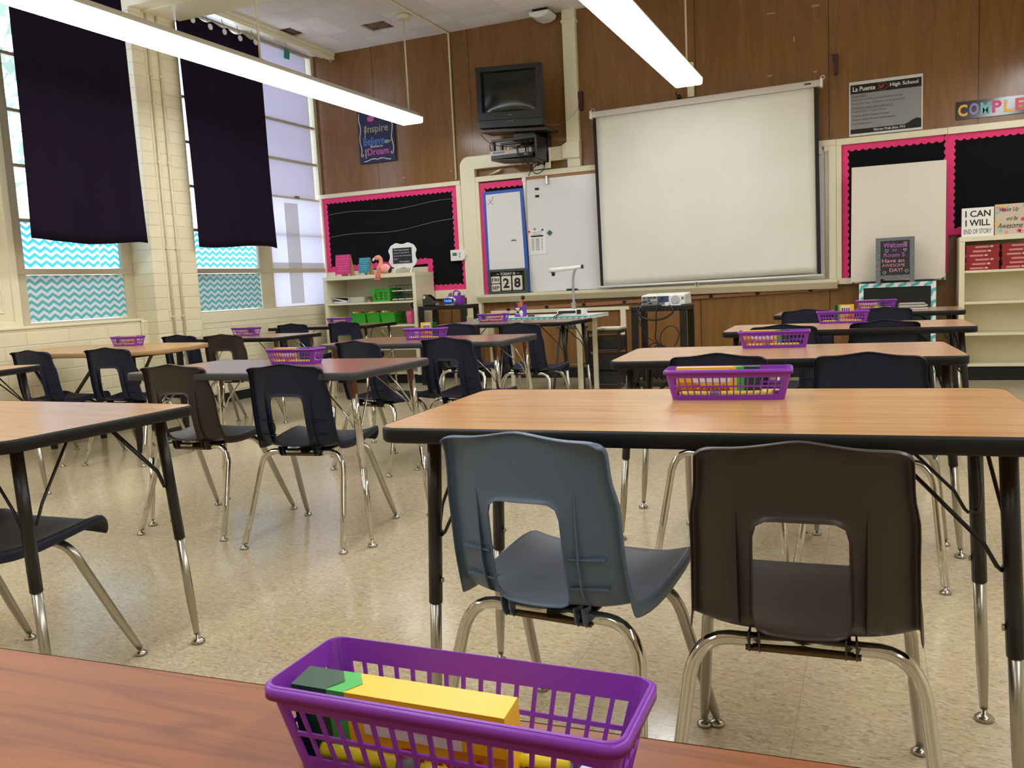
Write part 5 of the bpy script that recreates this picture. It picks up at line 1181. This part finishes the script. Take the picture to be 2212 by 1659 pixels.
# mesh drawer cart
mc = thing('mesh_drawer_cart', 'dark metal mesh drawer cart between the desk and the projector cart', 'drawer cart', (-2.51, 8.35, 0)); bpy.context.view_layer.update()
X0, X1, Y0, Y1 = -2.68, -2.35, 8.2, 8.5; STEEL = mat('dark_gunmetal', (56, 58, 60), .4, .5)
mb = MB().m(STEEL)
for z in (.03, .20, .38, .56, .58):
    mb.box(X0, X1, Y0, Y0+.012, z, z+.012).box(X0, X1, Y1-.012, Y1, z, z+.012).box(X0, X0+.012, Y0, Y1, z, z+.012).box(X1-.012, X1, Y0, Y1, z, z+.012)
for x in (X0, X1-.014):
    for y in (Y0, Y1-.014): mb.box(x, x+.014, y, y+.014, .02, .59)
mb.box(X0, X1, Y0, Y1, .582, .59); mb.build('frame', parent=mc, world=True)
def meshmat():
    m = bpy.data.materials.new('wire_mesh'); m.use_nodes = True; n, l = m.node_tree.nodes, m.node_tree.links; b = n['Principled BSDF']
    b.inputs['Base Color'].default_value = lin((50, 52, 54)); t = n.new('ShaderNodeBsdfTransparent'); x = n.new('ShaderNodeMixShader'); x.inputs[0].default_value = .55
    l.new(t.outputs[0], x.inputs[1]); l.new(b.outputs[0], x.inputs[2]); l.new(x.outputs[0], n['Material Output'].inputs['Surface']); return m
WM = meshmat()
for z in (.05, .22, .40):
    mb = MB().m(WM).box(X0+.014, X1-.014, Y0+.004, Y0+.006, z, z+.13).box(X0+.014, X1-.014, Y1-.016, Y1-.014, z, z+.13).box(X0+.014, X0+.016, Y0, Y1-.014, z, z+.13).box(X1-.016, X1-.014, Y0, Y1-.014, z, z+.13).box(X0+.014, X1-.014, Y0, Y1-.014, z, z+.002)
    mb.build('drawer', parent=mc, world=True)
tag(MB().m(mat('dark_teal_cloth', (16, 62, 70), .7)).box(X0+.05, X1-.04, Y0+.03, Y1-.04, .403, .47).build('folded_cloth', bevel=.012), 'dark teal bundle inside the top mesh drawer', 'cloth')
for k, m_ in enumerate((mat('grey_folder', (120, 122, 128), .6), mat('manila_folder', (218, 180, 110), .6), PAPER)):
    tag(MB().m(m_).hexa([(X0+.01+k*.03, Y0+.0, .5915+k*.009), (X1+.0, Y0+.01, .5915+k*.009), (X1, Y1-.02, .5915+k*.009), (X0+.03*k+.02, Y1-.02, .5915+k*.009), (X0+.01+k*.03, Y0, .5995+k*.009), (X1, Y0+.01, .5995+k*.009), (X1, Y1-.02, .5995+k*.009), (X0+.03*k+.02, Y1-.02, .5995+k*.009)]).build('folder'), ('grey', 'manila', 'white')[k]+' folder lying on the mesh drawer cart', 'folder', 'folders on the mesh cart')

# ---- projector cart
pcx0, pcx1, pcy0, pcy1 = -2.055, -1.555, 7.6, 8.0
pt = thing('projector_cart', 'tall black cart carrying the projector', 'cart', (-1.8, 7.8, 0)); bpy.context.view_layer.update()
MB().m(BLKP).box(pcx0, pcx1, pcy0, pcy1, .79, .835).build('top_tray', parent=pt, world=True, bevel=.003)
for x in (pcx0, pcx1-.055):
    for y in (pcy0, pcy1-.05): MB().m(BLKP).box(x, x+.055, y, y+.05, 0, .80).build('leg', parent=pt, world=True, bevel=.002)
MB().m(BLKP).box(pcx0, pcx1, pcy0, pcy1, .10, .14).build('lower_shelf', parent=pt, world=True, bevel=.003)
pj = thing('projector', 'white video projector showing its socket panel on the black cart', 'projector', (-1.78, 7.82, .84)); bpy.context.view_layer.update()
Z = .84
MB().m(WHITE).hexa([(-1.975, 7.68, Z), (-1.575, 7.68, Z), (-1.565, 7.95, Z), (-1.985, 7.95, Z), (-1.975, 7.68, Z+.095), (-1.575, 7.68, Z+.095), (-1.575, 7.95, Z+.108), (-1.975, 7.95, Z+.108)]).build('housing', parent=pj, world=True, bevel=.010, seg=3)
mb = MB().m(mat('grey_socket_panel', (130, 132, 138), .45)).box(-1.965, -1.72, 7.672, 7.68, Z+.010, Z+.085); mb.m(mat('blue_panel', (60, 70, 110), .5)).box(-1.82, -1.722, 7.670, 7.672, Z+.03, Z+.082); mb.m(BLKP)
for x, z, a in ((-1.95, .07, .012), (-1.915, .07, .02), (-1.885, .07, .012), (-1.86, .072, .02), (-1.95, .035, .03), (-1.905, .045, .014), (-1.905, .018, .03)): mb.box(x, x+a, 7.668, 7.672, Z+z, Z+z+.009)
for k in range(4): mb.m(PAPER).lathe([(.006, 7.668), (.006, 7.672)], (-1.88+k*.015, 0, Z+.05), 8, 'y')
mb.build('socket_panel', parent=pj, world=True)
MB().m(mat('speaker_grey', (180, 182, 184), .6)).lathe([(.037, 7.674), (.04, 7.68)], (-1.66, 0, Z+.048), 24, 'y').build('speaker_grille', parent=pj, world=True)
MB().m(GREY).box(-1.605, -1.585, 7.675, 7.68, Z+.05, Z+.072).build('vent', parent=pj, world=True)
tag(MB().m(WHITE).box(-1.745, -1.705, 7.62, 7.66, .836, .868).box(-1.775, -1.745, 7.63, 7.64, .838, .845).box(-1.705, -1.60, 7.625, 7.64, .837, .847).build('white_adapter', bevel=.003), 'white plug adapter and cable in front of the projector', 'adapter')
tag(MB().m(GREY).box(-1.56+.0, -1.50, 7.86, 7.97, .836, .85).build('remote_control', bevel=.004), 'grey remote lying beside the projector', 'remote') if False else None
cable('thick black cable coil looped over the front of the projector cart', [(-1.94, 7.62, .845), (-1.98, 7.58, .80), (-1.96, 7.575, .75), (-1.90, 7.575, .725), (-1.82, 7.575, .715), (-1.74, 7.575, .73), (-1.68, 7.575, .765), (-1.66, 7.58, .80), (-1.70, 7.60, .84)], .010)
cable('black cable hanging from the projector, leftmost', [(-1.955, 7.668, .88), (-1.985, 7.60, .85), (-1.99, 7.575, .78), (-1.97, 7.57, .70), (-1.93, 7.57, .60), (-1.90, 7.57, .50), (-1.89, 7.6, .30), (-1.86, 7.7, .16)], .005, group='cables hanging from the projector cart')
cable('black cable plugged into the blue sockets and hanging straight down', [(-1.77, 7.665, .915), (-1.79, 7.60, .88), (-1.805, 7.58, .82), (-1.815, 7.575, .76), (-1.82, 7.575, .65), (-1.83, 7.575, .55), (-1.81, 7.6, .48), (-1.79, 7.65, .16)], .006, group='cables hanging from the projector cart')
cable('black cable making a tall loop below the cart top', [(-1.90, 7.57, .56), (-1.84, 7.57, .52), (-1.76, 7.57, .46), (-1.70, 7.57, .42), (-1.64, 7.57, .50), (-1.61, 7.57, .58), (-1.64, 7.57, .64), (-1.70, 7.57, .655), (-1.76, 7.57, .61), (-1.785, 7.57, .53), (-1.76, 7.58, .43), (-1.74, 7.65, .16)], .005, group='cables hanging from the projector cart')
cable('black cable hooked on the cart front, left of centre', [(-1.90, 7.59, .80), (-1.915, 7.575, .76), (-1.92, 7.575, .68), (-1.915, 7.575, .55), (-1.91, 7.58, .45), (-1.9, 7.6, .3), (-1.92, 7.66, .16)], .007, group='cables hanging from the projector cart')
rn = random.Random(11)
for k in range(3):
    c0 = (-1.86+.04*k, 7.70, .46-.02*k)
    cable('black cable wound in a bundle under the cart, %s coil' % ('left', 'middle', 'right')[k], [(c0[0]+(.055)*math.cos(a*.8), c0[1]+rn.uniform(-.02, .02), c0[2]+(.035)*math.sin(a*.8)) for a in range(16)]+[(c0[0], 7.72, .16)], .005, group='coiled cables under the cart')

# ---- framed black panel, easel board, welcome sign (front right)
ef = thing('trimmed_stand', 'black stand edged with teal and white zigzag trim below the white board', 'stand', (.195, 8.95, 0)); bpy.context.view_layer.update()
CH2 = mat('bold_chevron_trim', (200, 220, 220), .6)
def zig(m):
    s = sep(m, coords(m)); t = math_(m, 'PINGPONG', math_(m, 'ADD', math_(m, 'DIVIDE', math_(m, 'ADD', s[0], s[2]), .11), 20.), .5)
    ph = math_(m, 'FRACT', math_(m, 'ADD', math_(m, 'DIVIDE', math_(m, 'ADD', math_(m, 'SUBTRACT', s[0], s[2]), math_(m, 'MULTIPLY', t, .05)), .11), 20.))
    return mix(m, math_(m, 'LESS_THAN', ph, .42), lin((232, 234, 238)), lin((88, 182, 180)))
setcol(CH2, zig(CH2))
mb = MB().m(BLKM).box(-.135, .525, 8.86, 8.88, .02, .93).box(-.135, -.12, 8.86, 9.12, 0, .93).box(.51, .525, 8.86, 9.12, 0, .93).box(-.135, .525, 8.86, 9.12, .915, .935); mb.build('cabinet_body', parent=ef, world=True, bevel=.002)
mb = MB().m(CH2).box(-.137, .527, 8.85, 8.86, .897, .938).box(-.137, -.098, 8.85, 8.86, .0, .938).box(.485, .527, 8.85, 8.86, .0, .938); mb.build('zigzag_trim', parent=ef, world=True)
wbd = thing('easel_whiteboard', 'bare off-white board leaning over the trimmed stand', 'whiteboard', (.2, 9.03, .94)); bpy.context.view_layer.update()
bd = MB().m(mat('off_white_board', (226, 216, 202), .35)).prism([(-.214, 9.0, .955), (.575, 9.0, .955), (.613, 9.0, .975), (.613, 9.0, 2.05), (-.204, 9.0, 2.056)], (0, .02, 0)); bd.build('panel', parent=wbd, world=True, bevel=.003)
mb = MB().m(DGREY).box(-.20, -.185, 9.02, 9.05, .94, 1.2).box(.585, .60, 9.02, 9.05, .94, 1.2).box(-.12, .52, 9.0, 9.03, .939, .952); mb.build('support', parent=wbd, world=True)
ws = thing('welcome_chalkboard', 'grey A-frame chalkboard reading Welcome to Room 5 Have an Awesome Day', 'chalkboard', (.18, 8.87, .94)); bpy.context.view_layer.update()
GW = mat('grey_weathered_wood', (104, 108, 112), .7); n_ = noise(GW, coords(GW, (60, 60, 60)), 2, 3); setcol(GW, ramp(GW, n_, [(.35, (80, 84, 88)), (.65, (124, 128, 132))]))
ty_ = lambda z: 8.80+(z-.94)*.12
def slab(mb, x0, x1, z0, z1, d=.02, off=0.): return mb.hexa([(x0, ty_(z0)+off, z0), (x1, ty_(z0)+off, z0), (x1, ty_(z0)+off+d, z0), (x0, ty_(z0)+off+d, z0), (x0, ty_(z1)+off, z1), (x1, ty_(z1)+off, z1), (x1, ty_(z1)+off+d, z1), (x0, ty_(z1)+off+d, z1)])
slab(MB().m(GW), .010, .052, .939, 1.362).build('side_rail', parent=ws, world=True, bevel=.002)
slab(MB().m(GW), .302, .344, .939, 1.362).build('side_rail', parent=ws, world=True, bevel=.002)
slab(MB().m(GW), .052, .302, 1.33, 1.362).build('cross_rail', parent=ws, world=True, bevel=.002); slab(MB().m(GW), .052, .302, .975, 1.01).build('cross_rail', parent=ws, world=True, bevel=.002)
slab(MB().m(BLKM), .05, .075, .94, .98, .2, .02).build('rear_leg', parent=ws, world=True)
mb = MB().m(mat('chalkboard2', (40, 40, 44), .75)); slab(mb, .05, .304, 1.005, 1.335, .008, .006)
P1, P2, WH = mat('purple_chalk', (176, 96, 176), .8), mat('rose_chalk', (206, 140, 160), .8), mat('chalk_white', (225, 225, 225), .8)
def wt_(t, x, z, w_, h, m_, b=.01): mb.m(m_).text(t, (x, ty_(z)+.004, z), w_, h, up=(0, .12, 1), align='C', bold=b)
wt_('Welcome', .178, 1.268, .205, .047, P1, .02); wt_('to', .172, 1.232, .04, .024, P1); wt_('Room 5', .170, 1.180, .18, .038, P1); wt_('Have an', .160, 1.128, .19, .036, P2); wt_('AWESOME', .163, 1.088, .20, .028, P2, .0); wt_('DAY!', .185, 1.040, .11, .034, P2, .015)
def heart(x, z, s_):
    mb.m(WH).tube([(x+s_*.9*math.sin(a)**3, ty_(z)+.003, z+s_*(.8*math.cos(a)-.3*math.cos(2*a)-.12*math.cos(3*a))) for a in [2*math.pi*k/20 for k in range(20)]], .0016, 4, closed=True)
for x, z, s_ in ((.265, 1.305, .014), (.105, 1.24, .016), (.262, 1.243, .014), (.085, 1.035, .016), (.275, 1.045, .016)): heart(x, z, s_)
mb.build('chalk_panel', parent=ws, world=True)
pst = thing('magazine_stack', 'low stack of magazines on the farthest right table', 'magazines', (.25, 7.25, .76), 0); bpy.context.view_layer.update()
for k in range(6): MB().m((PAPER, GREY, mat('tan_magazine', (170, 160, 140), .5))[k % 3]).box(.17+.006*(k % 2), .37-.008*(k % 3), 7.15, 7.36, .7615+k*.007, .7675+k*.007).build('magazine', parent=pst, world=True)

# ================================================================ WALL ART
po = thing('school_poster', 'black and grey school poster reading La Puente High School', 'poster', (.095, 9.19, 2.37)); bpy.context.view_layer.update()
x0, x1, z0, z1 = -.23, .42, 2.375, 2.89; y = 9.19
mb = MB().m(mat('poster_white', (216, 216, 218), .35)).box(x0, x1, y, 9.2, z0, z1); mb.m(mat('poster_grey', (140, 142, 142), .4)).box(x0+.012, x1-.012, y-.001, y, z0+.06, z1-.11); mb.m(INK).box(x0+.012, x1-.012, y-.002, y, z1-.115, z1-.03).box(x0+.012, x1-.012, y-.002, y, z0+.022, z0+.065)
mb.prism([(x1-.16, y-.002, z0+.065), (x1-.012, y-.002, z0+.065), (x1-.012, y-.002, z0+.105), (x1-.05, y-.002, z0+.115), (x1-.09, y-.002, z0+.10), (x1-.12, y-.002, z0+.08)], (0, .002, 0))
mb.m(PAPER).text('La Puente', (x0+.035, y-.002, z1-.093), .20, .044, bold=.015).text('High School', (x0+.365, y-.002, z1-.093), .245, .044, bold=.015).text('Warrior Pride Since 1915', (x0+.36, y-.002, z0+.033), .28, .024, align='C', slant=.25, bold=.01)
G2 = mat('poster_text', (76, 78, 80), .5)
for i, (t, dx, w_) in enumerate((('School Vision:', 0, .14), ('Helping all students grow academically through', 0, .46), ('Community, Rigor, Relevance and Accountability.', 0, .48), ('Schoolwide Learner Outcomes (SLO):', 0, .37), ('Students will be Complex Thinkers.', .012, .31), ('Students will be Creative Innovators', .012, .33), ('Students will be Effective Communicators', .012, .38), ('and Collaborators', .012, .17))):
    mb.m(G2).text(t, (x0+.02+dx, y-.001, z1-.145-i*.0375), w_, .019, slant=.1, bold=.012)
mb.box(x0+.02, x0+.16, y-.002, y-.001, z1-.150, z1-.147).box(x0+.02, x0+.39, y-.002, y-.001, z1-.2625, z1-.2595)
mb.m(mat('arrow_red', (190, 80, 70), .5)); ax, az = x0+.30, z1-.072
mb.tube([(ax+.055, y-.003, az), (ax+.02, y-.003, az+.030), (ax-.028, y-.003, az+.032), (ax-.040, y-.003, az+.018), (ax-.03, y-.003, az), (ax-.040, y-.003, az-.018), (ax-.028, y-.003, az-.032), (ax+.02, y-.003, az-.030)], .0022, 4, closed=True); mb.text('LP', (ax-.022, y-.002, az-.014), .035, .028, bold=.03)
mb.build('printed_sheet', parent=po, world=True)
cp = thing('letter_banner', 'black banner with bright letters spelling COMPLEX at the right edge', 'banner', (1.1, 9.19, 2.42)); bpy.context.view_layer.update()
MB().m(mat('glossy_black_banner', (24, 20, 34), .15, coat=.5)).box(.70, 1.75, 9.185, 9.2, 2.425, 2.585).build('banner_strip', parent=cp, world=True)
for i, (ch, c_) in enumerate(zip('COMPLEXITY', ((236, 176, 70), (150, 130, 190), (110, 190, 190), (214, 70, 130), (236, 180, 80), (226, 84, 84), (90, 180, 196), (214, 70, 130), (236, 180, 80), (150, 130, 190)))):
    xx = .712+i*.093; MB().m(mat('letter_%d' % i, c_, .5)).text(ch, (xx+.044, 9.184, 2.45+.004*(i % 2)), .078, .108, align='C', bold=.035).build('letter', parent=cp, world=True)
ca = thing('canvas_sign', 'navy canvas with painted words Inspire Believe Dream on the panelling', 'wall art', (-5.6, 9.17, 2.66)); bpy.context.view_layer.update()
CX0, CX1, CZ0, CZ1 = -5.85, -5.34, 2.665, 3.33
mb = MB().m(mat('navy_canvas', (44, 44, 78), .7)).box(CX0, CX1, 9.165, 9.2, CZ0, CZ1); mb.build('canvas', parent=ca, world=True, bevel=.003)
mb = MB(); yy = 9.163; cxm = (CX0+CX1)/2
mb.m(mat('sage_paint', (150, 158, 130), .7)).text('Inspire', (CX0+.11, yy, 3.00), .32, .115, bold=.015)
mb.m(mat('azure_paint', (80, 120, 190), .7)).text('Believe', (CX0+.07, yy, 2.875), .30, .10, bold=.02)
mb.m(mat('orchid_paint', (196, 90, 160), .7)).text('Dream', (CX0+.12, yy, 2.755), .30, .085, bold=.02)
mb.m(PAPER).text('Believe', (CX0+.17, yy, 2.845), .17, .03).text('Inspire', (CX0+.085, yy, 3.10), .12, .03, right=(0, 0, -1), up=(1, 0, 0)).text('Dream', (CX0+.085, yy, 2.83), .10, .028, right=(0, 0, -1), up=(1, 0, 0))
mb.m(mat('sage_paint', (150, 158, 130), .7)).ell((CX0+.40, yy, 2.90), .035, .001, .022).prism([(CX0+.43, yy, 2.905), (CX0+.475, yy, 2.93), (CX0+.44, yy, 2.89)], (0, .001, 0)).m(mat('orchid_paint', (196, 90, 160), .7)).ell((CX0+.19, yy, 3.19), .05, .001, .035); mb.build('lettering', parent=ca, world=True)
mb = MB().m(PAPER)
for s in (-1, 1):
    xs = cxm+s*.225
    mb.tube([(xs-s*.0+.010*math.sin(t*6.28*2), yy, CZ0+.10+t*.5) for t in [k/20 for k in range(21)]], .005, 5)
    mb.tube([(xs-s*.014+.014*math.cos(a*s+ (0 if s > 0 else math.pi)), yy, CZ0+.10-.0+.014*math.sin(-a)) for a in [k*.5 for k in range(10)]], .004, 5)
    mb.tube([(cxm+s*t*.19, yy, CZ0+.035+.012*math.sin(t*5)) for t in [k/10 for k in range(11)]], .005, 5)
mb.build('painted_scrollwork', parent=ca, world=True)
tag(MB().m(mat('teal_paper', (60, 180, 176), .7)).prism([(-6.43, 4.60, 1.62), (-6.43, 4.70, 1.78), (-6.43, 4.71, 1.86), (-6.43, 4.5, 1.9), (-6.43, 4.5, 1.66)], (.003, 0, 0)).build('paper_shape'), 'teal paper shape at the left edge beside the window', 'decoration')
# hedge and tree outside
def tree(x, y, z, r_, n, label):
    r = thing('tree', label, 'tree', (x, y, -1.5)); bpy.context.view_layer.update()
    rn = random.Random(int(y*10)); mb = MB().m(mat('sunlit_leaves', (150, 172, 150), .7))
    for k in range(n):
        a, b, c = rn.gauss(0, r_*.5), rn.gauss(0, r_*.6), rn.gauss(0, r_*.5); s = rn.uniform(.10, .22)
        v = [Vector((rn.uniform(-1, 1), rn.uniform(-1, 1), rn.uniform(-1, 1)))*s+Vector((x+a, y+b, z+c)) for _ in range(3)]
        mb._face([mb.bm.verts.new(q) for q in v])
    mb.smooth = None; mb.build('crown', parent=r, world=True)
    MB().m(mat('bark', (90, 76, 62), .9)).tube([(x, y, -1.5), (x+.1, y, z*.6), (x, y+.1, z)], [.22, .16, .08], 10).build('trunk', parent=r, world=True)
tree(-12.5, 9.0, 4.6, 1.7, 520, 'leafy tree outside, seen through the window strip left of the curtain')
